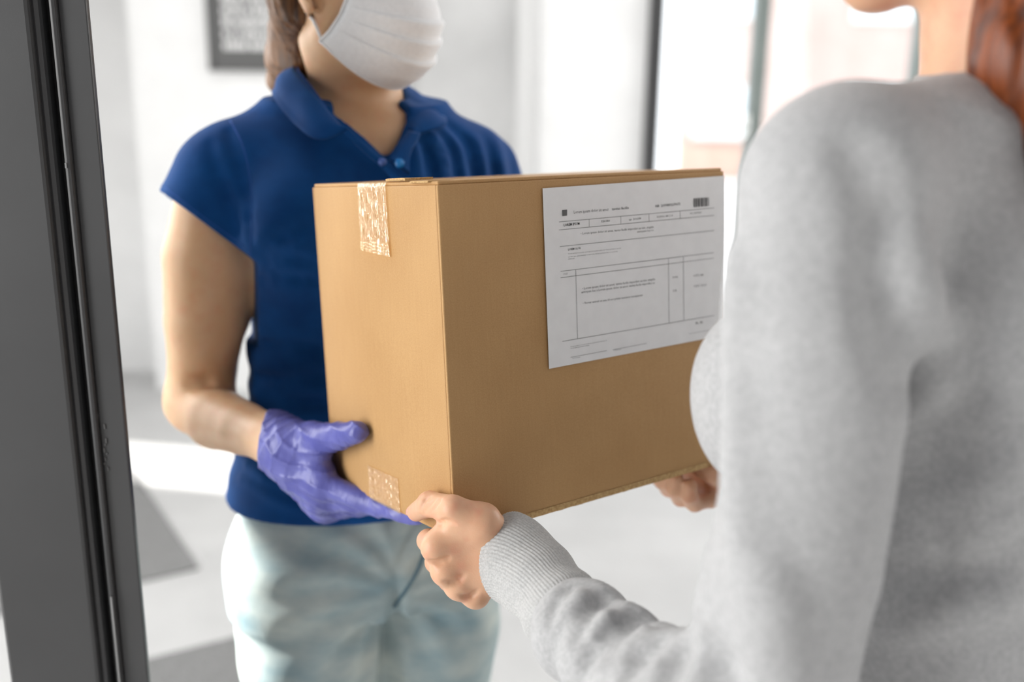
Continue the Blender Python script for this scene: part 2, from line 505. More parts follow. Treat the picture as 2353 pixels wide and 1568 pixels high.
for (p, y0, y1, w) in ((189, 376, 388, 4), (193, 1375, 1660, 4)):
    zt = at_y(p, y0, Yd)[2]; zb = at_y(p, y1, Yd)[2]; x0 = xd(p)
    box_obj('worn_edge', (x0 - w * .0002, Yd + 0.0025, zb), (x0 + w * .0002, Yd + 0.013, zt), m_edge, dj)
for k in range(12):
    p = 200 + rng.uniform(-6, 14) ; y0 = 960 + k * 11; x0 = xd(p); z0 = at_y(p, y0, Yd)[2]
    box_obj('scuff', (x0 - .0006, Yd + 0.0085, z0 - rng.uniform(.002, .006)), (x0 + .0006 * rng.random(), Yd + 0.0105, z0), simple('scuff_grey', rgb(98, 98, 98), 0.7) if k == 0 else bpy.data.materials['scuff_grey'], dj)

# two thin dark grey slabs lying on the floor at the left of the hallway
def lay_slab(name, corner, ex, ey, lx, ly, label):
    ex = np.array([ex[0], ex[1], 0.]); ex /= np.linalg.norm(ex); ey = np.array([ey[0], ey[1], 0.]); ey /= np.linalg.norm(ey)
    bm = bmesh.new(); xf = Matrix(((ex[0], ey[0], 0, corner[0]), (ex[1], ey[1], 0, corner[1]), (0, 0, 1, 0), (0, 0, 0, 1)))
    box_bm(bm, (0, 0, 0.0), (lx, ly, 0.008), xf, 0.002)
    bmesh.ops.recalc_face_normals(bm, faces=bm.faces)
    return tag(bm_obj(name, bm, m_slab), label, 'mat', 'dark floor slabs')
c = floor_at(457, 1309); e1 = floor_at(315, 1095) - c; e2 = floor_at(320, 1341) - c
lay_slab('dark_floor_slab', c, e1, e2, 0.86, 1.1, 'thin dark grey floor slab with its corner showing beside the door frame')
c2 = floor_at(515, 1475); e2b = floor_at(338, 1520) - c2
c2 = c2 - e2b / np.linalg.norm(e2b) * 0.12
lay_slab('dark_floor_slab', c2, -e1, e2b, 0.9, 1.2, 'thin dark grey floor slab nearest the viewer, left of the jeans')

# framed sign on the back wall
sg = empty('wall_sign', (X_at(545, YB), YB, 1.4), 'dark grey framed wall sign with rows of pale lettering behind the courier', 'sign')
m_sign = simple('dark_grey_board', rgb(88, 88, 88), 0.6); m_let = simple('pale_lettering', rgb(225, 225, 225), 0.7)
sx0, sx1 = X_at(476, YB - .03, 80), X_at(712, YB - .03, 80); sz0 = at_y(540, 163, YB - .03)[2]
box_obj('board', (sx0, YB - 0.025, sz0), (sx1, YB, sz0 + 0.78), m_sign, sg)
bm = bmesh.new()
for a, b in (((sx0, sz0), (sx1, sz0 + .02)), ((sx0, sz0 + .76), (sx1, sz0 + .78)), ((sx0, sz0), (sx0 + .02, sz0 + .78)), ((sx1 - .02, sz0), (sx1, sz0 + .78))):
    box_bm(bm, (a[0], YB - 0.035, a[1]), (b[0], YB - 0.024, b[1]))
bm_obj('frame', bm, m_sign, sg)
rs = random.Random(9)
tx0 = X_at(512, YB - .03, 80); tx1 = sx1 - 0.06
for r_ in range(14):                       # lettering rows, too blurred in the photograph to read
    z = sz0 + 0.085 + r_ * 0.046
    bm = bmesh.new(); x = tx0
    while x < tx1 - 0.02:
        wch = rs.uniform(.012, .022)
        box_bm(bm, (x, YB - 0.028, z), (x + wch, YB - 0.0245, z + rs.choice((.026, .03, .032))))
        x += wch + rs.choice((.004, .005, .005, .012))
    bm_obj('lettering_row', bm, m_let, sg)

# the street outside: pale building across the road, kerb and road
m_pink = noise_mat('pale_pink_render', rgb(187, 166, 159), rgb(196, 176, 170), scale=2, rough=0.9)
m_road = noise_mat('pale_asphalt', rgb(165, 165, 168), rgb(185, 185, 186), scale=8, rough=0.9)
m_pane_far = simple('pale_reflecting_glass', rgb(214, 226, 234), 0.25)
m_brick = noise_mat('salmon_plinth', rgb(198, 166, 151), rgb(205, 175, 161), scale=6, rough=0.9)
rd = box_obj('street', (-14, 4.95, -0.3), (30, 15, -0.15), m_road)
struct(rd, 'pale street outside the window', 'street')
YF = 15.0
bd = empty('building', (8, YF, -0.15), 'pale pink building across the street seen blurred through the window', 'building')
box_obj('facade', (X_at(1556, YF), YF, -0.15), (26, YF + 0.6, 8.0), m_pink, bd)
box_obj('plinth', (X_at(1556, YF), YF - 0.1, -0.15), (26, YF, at_y(1640, 335, YF)[2]), m_brick, bd)
for i in range(6):
    x0 = X_at(1592, YF) + i * 2.15
    for z0, z1 in ((at_y(1640, 318, YF)[2], at_y(1640, 196, YF)[2]), (at_y(1640, 44, YF)[2], at_y(1640, 44, YF)[2] + 1.5), (5.0, 6.6)):
        w = box_obj('window', (x0, YF - 0.06, z0), (x0 + 0.86, YF + .02, z1), m_frame_white, bd)
        box_obj('pane', (x0 + .06, YF - 0.075, z0 + .06), (x0 + .80, YF - .055, z1 - .06), m_pane_far, w)

# ------------------------------------------------------------------ cardboard box
BT = np.array([-0.06551703, -0.13683356, 0.88871624])
BR = np.array([[-0.5878904, 0.80799142, 0.03917583], [-0.11316342, -0.13009637, 0.98502232], [0.80098622, 0.57465189, 0.16791748]])
LA, LB, LH = 0.36513765, 0.25501406, 0.325
axA = M @ BR[:, 1]; axB = M @ BR[:, 0]; axU = -(M @ BR[:, 2]); BO = CAM + M @ BT
BM_ = Matrix(((axA[0], axB[0], axU[0], BO[0]), (axA[1], axB[1], axU[1], BO[1]), (axA[2], axB[2], axU[2], BO[2]), (0, 0, 0, 1)))
# local frame: x along the label face, y along the left face away from the viewer, z up; origin = nearest top corner
def face_hit(x, y, n_loc, off=0.0):
    "local coordinates where the view ray meets the box plane local[n_loc] = off"
    r = M @ np.array([(x - CX) / FPX, (y - CY) / FPX, 1.0])
    A = np.stack([axA, axB, axU]); o = A @ (CAM - BO); v = A @ r
    return o + (off - o[n_loc]) / v[n_loc] * v
Bloc = lambda p: np.array(BM_ @ Vector(p))

def cardboard(name, c1, c2):
    m, n, l, b = new_mat(name)
    tc = n.new('ShaderNodeTexCoord')
    mp = n.new('ShaderNodeMapping'); mp.inputs['Scale'].default_value = (330, 330, 22); l.new(tc.outputs['Object'], mp.inputs['Vector'])
    flute = n.new('ShaderNodeTexNoise'); flute.inputs['Scale'].default_value = 1.0; flute.inputs['Detail'].default_value = 2
    l.new(mp.outputs['Vector'], flute.inputs['Vector'])
    fib = n.new('ShaderNodeTexNoise'); fib.inputs['Scale'].default_value = 700; fib.inputs['Detail'].default_value = 4; l.new(tc.outputs['Object'], fib.inputs['Vector'])
    big = n.new('ShaderNodeTexNoise'); big.inputs['Scale'].default_value = 9; big.inputs['Detail'].default_value = 3; l.new(tc.outputs['Object'], big.inputs['Vector'])
    spk = n.new('ShaderNodeTexVoronoi'); spk.inputs['Scale'].default_value = 95; l.new(tc.outputs['Object'], spk.inputs['Vector'])
    a1 = n.new('ShaderNodeMath'); a1.operation = 'MULTIPLY_ADD'; a1.inputs[1].default_value = 0.16; l.new(flute.outputs['Fac'], a1.inputs[0])
    a2 = n.new('ShaderNodeMath'); a2.operation = 'MULTIPLY_ADD'; a2.inputs[1].default_value = 0.50; l.new(fib.outputs['Fac'], a2.inputs[0])
    a3 = n.new('ShaderNodeMath'); a3.operation = 'MULTIPLY'; a3.inputs[1].default_value = 0.45; l.new(big.outputs['Fac'], a3.inputs[0])
    l.new(a3.outputs[0], a2.inputs[2]); l.new(a2.outputs[0], a1.inputs[2])
    cr = n.new('ShaderNodeValToRGB'); cr.color_ramp.elements[0].position = 0.38; cr.color_ramp.elements[1].position = 0.72
    cr.color_ramp.elements[0].color = c1; cr.color_ramp.elements[1].color = c2; l.new(a1.outputs[0], cr.inputs['Fac'])
    sp = n.new('ShaderNodeMath'); sp.operation = 'LESS_THAN'; sp.inputs[1].default_value = 0.035; l.new(spk.outputs['Distance'], sp.inputs[0])
    wn_ = n.new('ShaderNodeTexWhiteNoise'); l.new(spk.outputs['Color'], wn_.inputs['Vector'])
    g2 = n.new('ShaderNodeMath'); g2.operation = 'GREATER_THAN'; g2.inputs[1].default_value = 0.88; l.new(wn_.outputs['Value'], g2.inputs[0])
    g3 = n.new('ShaderNodeMath'); g3.operation = 'MULTIPLY'; l.new(sp.outputs[0], g3.inputs[0]); l.new(g2.outputs[0], g3.inputs[1])
    g4 = n.new('ShaderNodeMath'); g4.operation = 'MULTIPLY'; g4.inputs[1].default_value = 0.45; l.new(g3.outputs[0], g4.inputs[0])
    mx = n.new('ShaderNodeMix'); mx.data_type = 'RGBA'; l.new(g4.outputs[0], mx.inputs['Factor']); l.new(cr.outputs['Color'], mx.inputs['A']); mx.inputs['B'].default_value = rgb(80, 48, 22)
    l.new(mx.outputs['Result'], b.inputs['Base Color'])
    b.inputs['Roughness'].default_value = 0.6; b.inputs['Specular IOR Level'].default_value = 0.4
    bp = n.new('ShaderNodeBump'); bp.inputs['Strength'].default_value = 0.25; bp.inputs['Distance'].default_value = 0.0006
    l.new(a1.outputs[0], bp.inputs['Height']); l.new(bp.outputs['Normal'], b.inputs['Normal'])
    return m
m_card = cardboard('kraft_cardboard', rgb(177, 136, 87), rgb(193, 153, 103))
m_card_edge = noise_mat('kraft_cut_edge', rgb(176, 140, 92), rgb(205, 172, 122), scale=400, rough=0.9)

bx = empty('cardboard_box', BO, 'brown cardboard parcel box with shipping document held between two people', 'box')
bx.matrix_world = BM_
def bchild(o):
    o.parent = bx; return o

def rounded_prism(name, lo, hi, r_v, r_h, mat, nseg=3):
    "box with rounded edges in box-local coordinates"
    bm = bmesh.new(); box_bm(bm, lo, hi); bmesh.ops.recalc_face_normals(bm, faces=bm.faces)
    bmesh.ops.bevel(bm, geom=list(bm.edges), offset=r_v, segments=nseg, affect='EDGES', profile=0.5)
    me = bpy.data.meshes.new(name); bm.to_mesh(me); bm.free(); me.materials.append(mat)
    me.polygons.foreach_set('use_smooth', [True] * len(me.polygons))
    o = bpy.data.objects.new(name, me); COL.objects.link(o); return bchild(o)
T = 0.0035
# four wall panels with slightly uneven faces, each a thin sheet of board
def panel(name, o0, du, dv, nrm, lu, lv, seed, bulge=0.0008, tint=None):
    nu, nv = 26, 24; o0 = np.array(o0); du = np.array(du); dv = np.array(dv); nrm = np.array(nrm, float); V = []; F = []
    r_ = np.random.RandomState(seed); ph = r_.uniform(0, 6.28, 6)
    for s_ in (0, 1):
        for i in range(nu + 1):
            for j in range(nv + 1):
                u, v = i / nu, j / nv
                w = bulge * (math.sin(3.1 * u + ph[0]) * math.sin(2.7 * v + ph[1]) + .6 * math.sin(7 * u + ph[2]) * math.sin(5 * v + ph[3])) * math.sin(math.pi * u) ** .5 * math.sin(math.pi * v) ** .5
                V.append(o0 + du * lu * u + dv * lv * v + nrm * (w - s_ * T))
    n1 = (nu + 1) * (nv + 1)
    for i in range(nu):
        for j in range(nv):
            a, b, c, d = i * (nv + 1) + j, (i + 1) * (nv + 1) + j, (i + 1) * (nv + 1) + j + 1, i * (nv + 1) + j + 1
            F.append((a, b, c, d)); F.append((d + n1, c + n1, b + n1, a + n1))
    ring = [i * (nv + 1) for i in range(nu + 1)] + [nu * (nv + 1) + j for j in range(1, nv + 1)] + [i * (nv + 1) + nv for i in range(nu - 1, -1, -1)] + [j for j in range(nv - 1, 0, -1)]
    for k in range(len(ring)):
        a, b = ring[k], ring[(k + 1) % len(ring)]; F.append((b, a, a + n1, b + n1))
    me = bpy.data.meshes.new(name); me.from_pydata([tuple(v) for v in V], [], F)
    bm = bmesh.new(); bm.from_mesh(me); bmesh.ops.recalc_face_normals(bm, faces=bm.faces); bm.to_mesh(me); bm.free()
    me.materials.append(m_card); o = bpy.data.objects.new(name, me); COL.objects.link(o)
    md = o.modifiers.new('soft_fold', 'BEVEL'); md.width = 0.0012; md.segments = 2; md.limit_method = 'ANGLE'; md.angle_limit = math.radians(50)
    return bchild(o)
panel('side_panel', (0, 0, -LH), (1, 0, 0), (0, 0, 1), (0, -1, 0), LA, LH, 1)
panel('side_panel', (0, LB, -LH), (1, 0, 0), (0, 0, 1), (0, 1, 0), LA, LH, 2)
panel('end_panel', (0, T, -LH), (0, 1, 0), (0, 0, 1), (-1, 0, 0), LB - 2 * T, LH, 3, 0.001)
panel('end_panel', (LA, T, -LH), (0, 1, 0), (0, 0, 1), (1, 0, 0), LB - 2 * T, LH, 4, 0.001)
# closing flaps, meeting at a seam that runs along the box
seam = LB / 2
for nm, z0, z1, ya, yb in (('top_flap', -0.0005, 0.0035, 0.0015, seam - .0008), ('top_flap', -0.0005, 0.0035, seam + .0008, LB - .0015),
                           ('bottom_flap', -LH - .0035, -LH + .0005, 0.0015, seam - .0008), ('bottom_flap', -LH - .0035, -LH + .0005, seam + .0008, LB - .0015)):
    rounded_prism(nm, (0.0015, ya, z0), (LA - .0015, yb, z1), 0.0016, 0, m_card)
# torn, lifted scrap of board at the near top corner of the left face
def scrap(pts, th, lift):
    bm = bmesh.new(); top = [bm.verts.new((p[0], p[1], lift + p[2] + th)) for p in pts]; bot = [bm.verts.new((p[0], p[1], lift + p[2])) for p in pts]
    bm.faces.new(top); bm.faces.new(bot[::-1])
    for i in range(len(pts)): j = (i + 1) % len(pts); bm.faces.new((top[j], top[i], bot[i], bot[j]))
    bmesh.ops.recalc_face_normals(bm, faces=bm.faces)
    me = bpy.data.meshes.new('torn_edge'); bm.to_mesh(me); bm.free(); me.materials.append(m_card_edge)
    o = bpy.data.objects.new('torn_edge', me); COL.objects.link(o); bchild(o)
rs = random.Random(3)
scrap([(0.0, .092 - i * .0045, rs.uniform(-.0004, .0006)) for i in range(9)] + [(0.03, .055, .0002), (0.03, .095, .0)], 0.0022, 0.0045)
scrap([(-0.0015, .045 - i * .004, rs.uniform(-.0005, .0003)) for i in range(9)] + [(0.02, .01, 0), (0.02, .05, 0)], 0.0016, 0.0022)
# scuffed ragged fold along the bottom of the label face
bm = bmesh.new(); pv = None
for i in range(61):
    u = i / 60; x = .02 + u * (LA - .05); z = -LH - .0038 - .0008 * rs.random(); y = -.0004 - .0006 * rs.random()
    a = bm.verts.new((x, y, -LH + .004)); b_ = bm.verts.new((x, y - .0004 * rs.random(), -LH - .002)); c_ = bm.verts.new((x, .004, z))
    if pv: bm.faces.new((pv[0], a, b_, pv[1])); bm.faces.new((pv[1], b_, c_, pv[2]))
    pv = (a, b_, c_)
me = bpy.data.meshes.new('worn_fold'); bm.to_mesh(me); bm.free(); me.materials.append(m_card_edge)
bchild(link(bpy.data.objects.new('worn_fold', me)))

# clear packing tape: wrinkled thin film over the seam, folding down (or up) the left face
m_tape, n, l, b = new_mat('clear_packing_tape')
tcn = n.new('ShaderNodeTexCoord'); mpn = n.new('ShaderNodeMapping'); mpn.inputs['Scale'].default_value = (1, 420, 90); l.new(tcn.outputs['Object'], mpn.inputs['Vector'])
nzn = n.new('ShaderNodeTexNoise'); nzn.inputs['Scale'].default_value = 1.0; nzn.inputs['Detail'].default_value = 3; l.new(mpn.outputs['Vector'], nzn.inputs['Vector'])
bpn = n.new('ShaderNodeBump'); bpn.inputs['Strength'].default_value = 0.8; bpn.inputs['Distance'].default_value = 0.0015; l.new(nzn.outputs['Fac'], bpn.inputs['Height'])
n.remove(b)
tt = n.new('ShaderNodeBsdfTransparent'); tt.inputs['Color'].default_value = (.86, .80, .68, 1)
td = n.new('ShaderNodeBsdfDiffuse'); td.inputs['Color'].default_value = rgb(236, 212, 172); l.new(bpn.outputs['Normal'], td.inputs['Normal'])
tg = n.new('ShaderNodeBsdfGlossy'); tg.inputs['Roughness'].default_value = .13; tg.inputs['Color'].default_value = (.24, .235, .22, 1); l.new(bpn.outputs['Normal'], tg.inputs['Normal'])
x1 = n.new('ShaderNodeMixShader'); x1.inputs['Fac'].default_value = .16; l.new(tt.outputs[0], x1.inputs[1]); l.new(td.outputs[0], x1.inputs[2])
x2 = n.new('ShaderNodeAddShader'); l.new(x1.outputs[0], x2.inputs[0]); l.new(tg.outputs[0], x2.inputs[1])
l.new(x2.outputs[0], n['Material Output'].inputs['Surface'])
def tape(y0, y1, down, top, slant, lift=0.0, short=False):
    rs2 = np.random.RandomState(5 + top); sgn = -1 if top else 1
    z_edge = 0.0044 if top else -LH - 0.0044; nz_, nw = 40, 44
    prof = [] if short else [(LA - .02, z_edge), (LA * .5, z_edge), (.02, z_edge), (.004, z_edge), (-.0010, z_edge + sgn * .0015)]
    k0 = len(prof); z_s = .058 if short else .005
    for k in range(nz_ + 1): prof.append((-.0017 - lift, z_edge + sgn * (z_s + (down - z_s) * k / nz_)))
    col_ph = rs2.uniform(0, 6.28, nw + 1); col_a = rs2.uniform(.0, 1.0, nw + 1) ** 2
    V = []; F = []
    for i, (x, z) in enumerate(prof):
        t = max(0, (i - k0) / nz_)
        for j in range(nw + 1):
            v = j / nw; y = y0 + (y1 - y0) * v; zz = z - sgn * slant * v * t
            edge = min(1, min(j, nw - j) / 2)
            rid = 0 if i < k0 else .0016 * col_a[j] * (.5 + .5 * math.sin(i * .55 + col_ph[j])) * edge + .00025 * rs2.random()
            if short and i == len(prof) - 1: rid = 0
            V.append((x - rid, y + .0005 * rs2.uniform(-1, 1) * (j in (0, nw)), zz + (.0002 * rs2.random() if i < k0 else 0)))
    for i in range(len(prof) - 1):
        for j in range(nw): F.append((i * (nw + 1) + j, i * (nw + 1) + j + 1, (i + 1) * (nw + 1) + j + 1, (i + 1) * (nw + 1) + j))
    me = bpy.data.meshes.new('packing_tape'); me.from_pydata(V, [], F); me.polygons.foreach_set('use_smooth', [True] * len(F)); me.materials.append(m_tape)
    o = bpy.data.objects.new('packing_tape', me); COL.objects.link(o); o['label'] = 'clear wrinkled packing tape over the box seam'; bchild(o)
    return o
h = [face_hit(*q, 0, 0.0) for q in ((824, 430), (889, 427), (837, 594), (898, 610), (848, 1068), (916, 1072))]
tape(h[1][1], h[0][1], -h[3][2] - .004, 1, h[2][2] - h[3][2])
tape(h[1][1], h[0][1], -h[3][2] - .004, 1, h[2][2] - h[3][2], .0006, True)
tape(h[5][1], h[4][1], LH + h[4][2] + .004, 0, 0.0)

# shipping document glued on the near face
m_paper = noise_mat('white_paper', (0.83, 0.83, 0.835, 1), (0.86, 0.86, 0.865, 1), scale=60, rough=0.7, spec=0.3)
m_ink = simple('black_ink', rgb(48, 48, 48), 0.8); m_ink2 = simple('grey_ink', rgb(105, 105, 105), 0.8)
YP = -0.0016
cn = [face_hit(*q, 1, YP) for q in ((1247, 433), (1666, 404), (1662, 771), (1262, 848))]
xs0 = (cn[0][0] + cn[3][0]) / 2; xs1 = min((cn[1][0] + cn[2][0]) / 2, LA - .0015); zt_ = (cn[0][2] + cn[1][2]) / 2; zb_ = (cn[2][2] + cn[3][2]) / 2
bm = bmesh.new(); NU, NV = 14, 10; G = []
for i in range(NU + 1):
    for j in range(NV + 1):
        u, v = i / NU, j / NV
        x = (cn[0][0] * (1 - v) + cn[3][0] * v) * (1 - u) + min(cn[1][0] * (1 - v) + cn[2][0] * v, LA - .001) * u
        z = (cn[0][2] * (1 - v) + cn[3][2] * v) * (1 - u) + (cn[1][2] * (1 - v) + cn[2][2] * v) * u
        G.append(bm.verts.new((x, YP, z)))
for i in range(NU):
    for j in range(NV):
        a = i * (NV + 1) + j; bm.faces.new((G[a], G[a + 1], G[a + NV + 2], G[a + NV + 1]))
me = bpy.data.meshes.new('shipping_label'); bm.to_mesh(me); bm.free(); me.materials.append(m_paper)
lab = bpy.data.objects.new('shipping_label', me); COL.objects.link(lab); bchild(lab)
lab['label'] = 'white printed shipping document with barcode'
md = lab.modifiers.new('paper_thickness', 'SOLIDIFY'); md.thickness = 0.0003; md.offset = -1
YI = YP - 0.00045
def ink_poly(name, quads, mat):
    V = []; F = []
    for q in quads:
        k = len(V)
        for p in q: hh = face_hit(p[0], p[1], 1, YI); V.append((hh[0], YI, hh[2]))
        F.append((k, k + 1, k + 2, k + 3))
    me = bpy.data.meshes.new(name); me.from_pydata(V, [], F); me.materials.append(mat)
    o = bpy.data.objects.new(name, me); COL.objects.link(o); o.parent = lab; return o
cp = lambda x, y: (1230 + x / 3.267, 380 + y / 3.267)
def line(a, b, w=0.9, mat=None, nm='ruled_line'):
    a = np.array(cp(*a)); b = np.array(cp(*b)); d = b - a; n_ = np.array([-d[1], d[0]]); n_ /= np.linalg.norm(n_); n_ *= w / 2
    ink_poly(nm, [(a - n_, b - n_, b + n_, a + n_)], mat or m_ink2)
def text(s, a, bx_end, cap, mat=None, bold=0.0):
    "one printed line: starts at crop point a, ends at crop point bx_end, cap height in crop pixels"
    cu = bpy.data.curves.new('printed_text', 'FONT'); cu.body = s; cu.size = 1.0; cu.resolution_u = 1; cu.offset = bold
    tmp = bpy.data.objects.new('tmp', cu); COL.objects.link(tmp)
    dg = bpy.context.evaluated_depsgraph_get(); me = bpy.data.meshes.new_from_object(tmp.evaluated_get(dg))
    bpy.data.objects.remove(tmp)
    co = np.array([v.co for v in me.vertices]); w = co[:, 0].max(); 
    A_ = face_hit(*cp(*a), 1, YI); B_ = face_hit(*cp(*bx_end), 1, YI); Ct = face_hit(*cp(a[0], a[1] - cap), 1, YI)
    e = (B_ - A_) / w; up = (Ct - A_) / 0.73
    for v in me.vertices: 
        q = A_ + e * v.co.x + np.array([0, 0, up[2]]) * v.co.y; v.co = (q[0], YI, q[2])
    me.materials.clear(); me.materials.append(mat or m_ink2)
    o = bpy.data.objects.new('printed_text', me); COL.objects.link(o); o.parent = lab
# ruled lines
for a, b_ in (((178, 426), (1342, 320)), ((178, 486), (1342, 376)), ((184, 611), (1342, 490)), ((190, 797), (1340, 656)), ((190, 845), (1340, 697)), ((204, 1323), (1342, 1128))): line(a, b_)
for a, b_ in (((404, 405), (405, 462)), ((642, 384), (643, 441)), ((853, 365), (854, 420)), ((1087, 344), (1088, 400)), ((304, 784), (318, 1303)), ((1000, 698), (1005, 1188)), ((1112, 685), (1116, 1165)), ((265, 1443), (536, 1392)), ((582, 1386), (836, 1337))): line(a, b_, 0.7)
ink_poly('print_square', [[cp(203, 337), cp(239, 333), cp(239, 378), cp(204, 382)]], m_ink2)
rb = random.Random(11); x = 1190.0; bars = []
while x < 1303:
    w = rb.choice((3, 4, 6, 8)); e_ = min(x + w, 1306); sl_ = -.075
    bars.append([cp(x, 249 + (x - 1190) * sl_), cp(e_, 249 + (e_ - 1190) * sl_), cp(e_, 315 + (e_ - 1190) * sl_), cp(x, 315 + (x - 1190) * sl_)]); x = e_ + rb.choice((4, 5, 6))
ink_poly('barcode', bars, m_ink)
text('Lorem ipsum dolor sit amet', (288, 363), (550, 341), 24); text('tantas facilis', (575, 338), (702, 327), 20, None, 0.01)
text('NR  20398892279675', (902, 316), (1090, 299), 20, None, 0.01)
text('LOREM IPSUM', (213, 459), (333, 447), 21, m_ink, 0.012); text('32R1884', (494, 430), (559, 424), 17); text('npr. 2016248', (702, 415), (793, 406), 16)
text('324766 88 2 4', (911, 395), (1031, 384), 15); text('Nos 204 4664', (1163, 368), (1247, 360), 14)
text('\u2022 Lorem ipsum dolor sit amet, tantas facilis imperdiet ex vim, singulis', (340, 521), (889, 470), 18); text('antiopam has no', (765, 506), (889, 493), 15)
text('LOREM OLOR', (246, 640), (341, 629), 16, m_ink, 0.012)
text('Verear pertinax no sea, his eu utroque quaerendum scriptorem  Verear pertinax no sea, his', (247, 669), (642, 626), 9); text('eu utroque quaerendum scriptorem tantas pertinax has no ea sit vix', (247, 692), (618, 650), 9); text('partiendo', (247, 708), (296, 703), 9)
text('POST', (213, 824), (244, 820), 13)
text('\u2022 Lorem ipsum dolor sit amet, tantas facilis imperdiet ex vim, singulis', (352, 934), (899, 862), 18); text('antiopam has a Lorem ipsum dolor sit amet, tantas facilis imperdiet ex', (346, 961), (898, 889), 18)
text('\u2022 Verear animal ex usu, id eos primis nonumes suscipiantur', (356, 1044), (808, 982), 18)
text('0+A', (1030, 850), (1070, 846), 18); text('3-R', (1033, 951), (1062, 947), 17); text('+37% 84', (1184, 839), (1262, 830), 17); text('+20% 00/60', (1188, 917), (1286, 905), 17)
text('36,  80', (1203, 1195), (1257, 1187), 20, None, 0.012); text('Lorem ipsum dolor sit amet vim', (1155, 1268), (1308, 1241), 8)
text('Verear pertinax no sea, his eu utroque quaerendum scriptorem sit', (265, 1366), (536, 1319), 8); text('eu utroque quaerendum singulis', (265, 1379), (405, 1354), 8)
text('Lorem ipsum', (280, 1452), (337, 1444), 8); text('Lorem ipsum', (588, 1394), (646, 1384), 8)
# ------------------------------------------------------------------ shared people materials
scene.cycles.max_bounces = 7; scene.cycles.diffuse_bounces = 4; scene.cycles.glossy_bounces = 3; scene.cycles.transmission_bounces = 4; scene.cycles.transparent_max_bounces = 8

def skin_mat(name, c1, c2, red):
    m, n, l, b = new_mat(name)
    tc = n.new('ShaderNodeTexCoord')
    nz = n.new('ShaderNodeTexNoise'); nz.inputs['Scale'].default_value = 22; nz.inputs['Detail'].default_value = 5; l.new(tc.outputs['Object'], nz.inputs['Vector'])
    cr = n.new('ShaderNodeValToRGB'); cr.color_ramp.elements[0].position = .35; cr.color_ramp.elements[1].position = .7
    cr.color_ramp.elements[0].color = c1; cr.color_ramp.elements[1].color = c2; l.new(nz.outputs['Fac'], cr.inputs['Fac'])
    n3 = n.new('ShaderNodeTexNoise'); n3.inputs['Scale'].default_value = 55; l.new(tc.outputs['Object'], n3.inputs['Vector'])
    mr = n.new('ShaderNodeMapRange'); mr.inputs['From Min'].default_value = .5; mr.inputs['From Max'].default_value = .75; mr.inputs['To Max'].default_value = .5; l.new(n3.outputs['Fac'], mr.inputs['Value'])
    mx = n.new('ShaderNodeMix'); mx.data_type = 'RGBA'; l.new(mr.outputs[0], mx.inputs['Factor']); l.new(cr.outputs['Color'], mx.inputs['A']); mx.inputs['B'].default_value = red
    l.new(mx.outputs['Result'], b.inputs['Base Color'])
    b.inputs['Roughness'].default_value = .42; b.inputs['Specular IOR Level'].default_value = .4
    b.inputs['Subsurface Weight'].default_value = .25; b.inputs['Subsurface Radius'].default_value = (1, .35, .2); b.inputs['Subsurface Scale'].default_value = .005
    vo = n.new('ShaderNodeTexVoronoi'); vo.inputs['Scale'].default_value = 700; l.new(tc.outputs['Object'], vo.inputs['Vector'])
    bp = n.new('ShaderNodeBump'); bp.inputs['Strength'].default_value = .12; bp.inputs['Distance'].default_value = .0005
    l.new(vo.outputs['Distance'], bp.inputs['Height']); l.new(bp.outputs['Normal'], b.inputs['Normal'])
    return m
m_skin = skin_mat('light_skin', rgb(222, 180, 140), rgb(230, 190, 152), rgb(222, 164, 128))
m_skin2 = skin_mat('fair_skin', rgb(216, 168, 136), rgb(226, 182, 150), rgb(214, 142, 116))
m_polo = noise_mat('royal_blue_pique', rgb(3, 62, 122), rgb(8, 73, 137), scale=20, rough=.75, bump=.25, bscale=1400, spec=.15, sheen=.04, bdist=.0004)
m_polo_in = simple('royal_blue_rib_knit', rgb(20, 78, 156), .8)
m_nitrile = noise_mat('violet_nitrile', rgb(85, 88, 160), rgb(104, 107, 180), scale=30, rough=.36, bump=.35, bscale=160, stretch=(1.6, 1, .7), spec=.5, bdist=.0015)
m_mask = noise_mat('white_nonwoven', (.80, .80, .81, 1), (.84, .84, .85, 1), scale=200, rough=.9, bump=.1, bscale=900)
m_hair1 = noise_mat('brown_hair', rgb(58, 34, 16), rgb(142, 98, 58), scale=26, rough=.45, bump=.5, bscale=60, stretch=(7, 7, .5), lo=.3, hi=.75, spec=.5, bdist=.002)
m_eye = simple('eye_white', (.8, .8, .8, 1), .2); m_iris = simple('brown_iris', rgb(70, 45, 25), .2); m_brow = simple('brow_hair', rgb(80, 55, 35), .8)
m_shoe = simple('white_sneaker', (.75, .75, .75, 1), .6); m_sole = simple('rubber_sole', (.6, .6, .6, 1), .8)

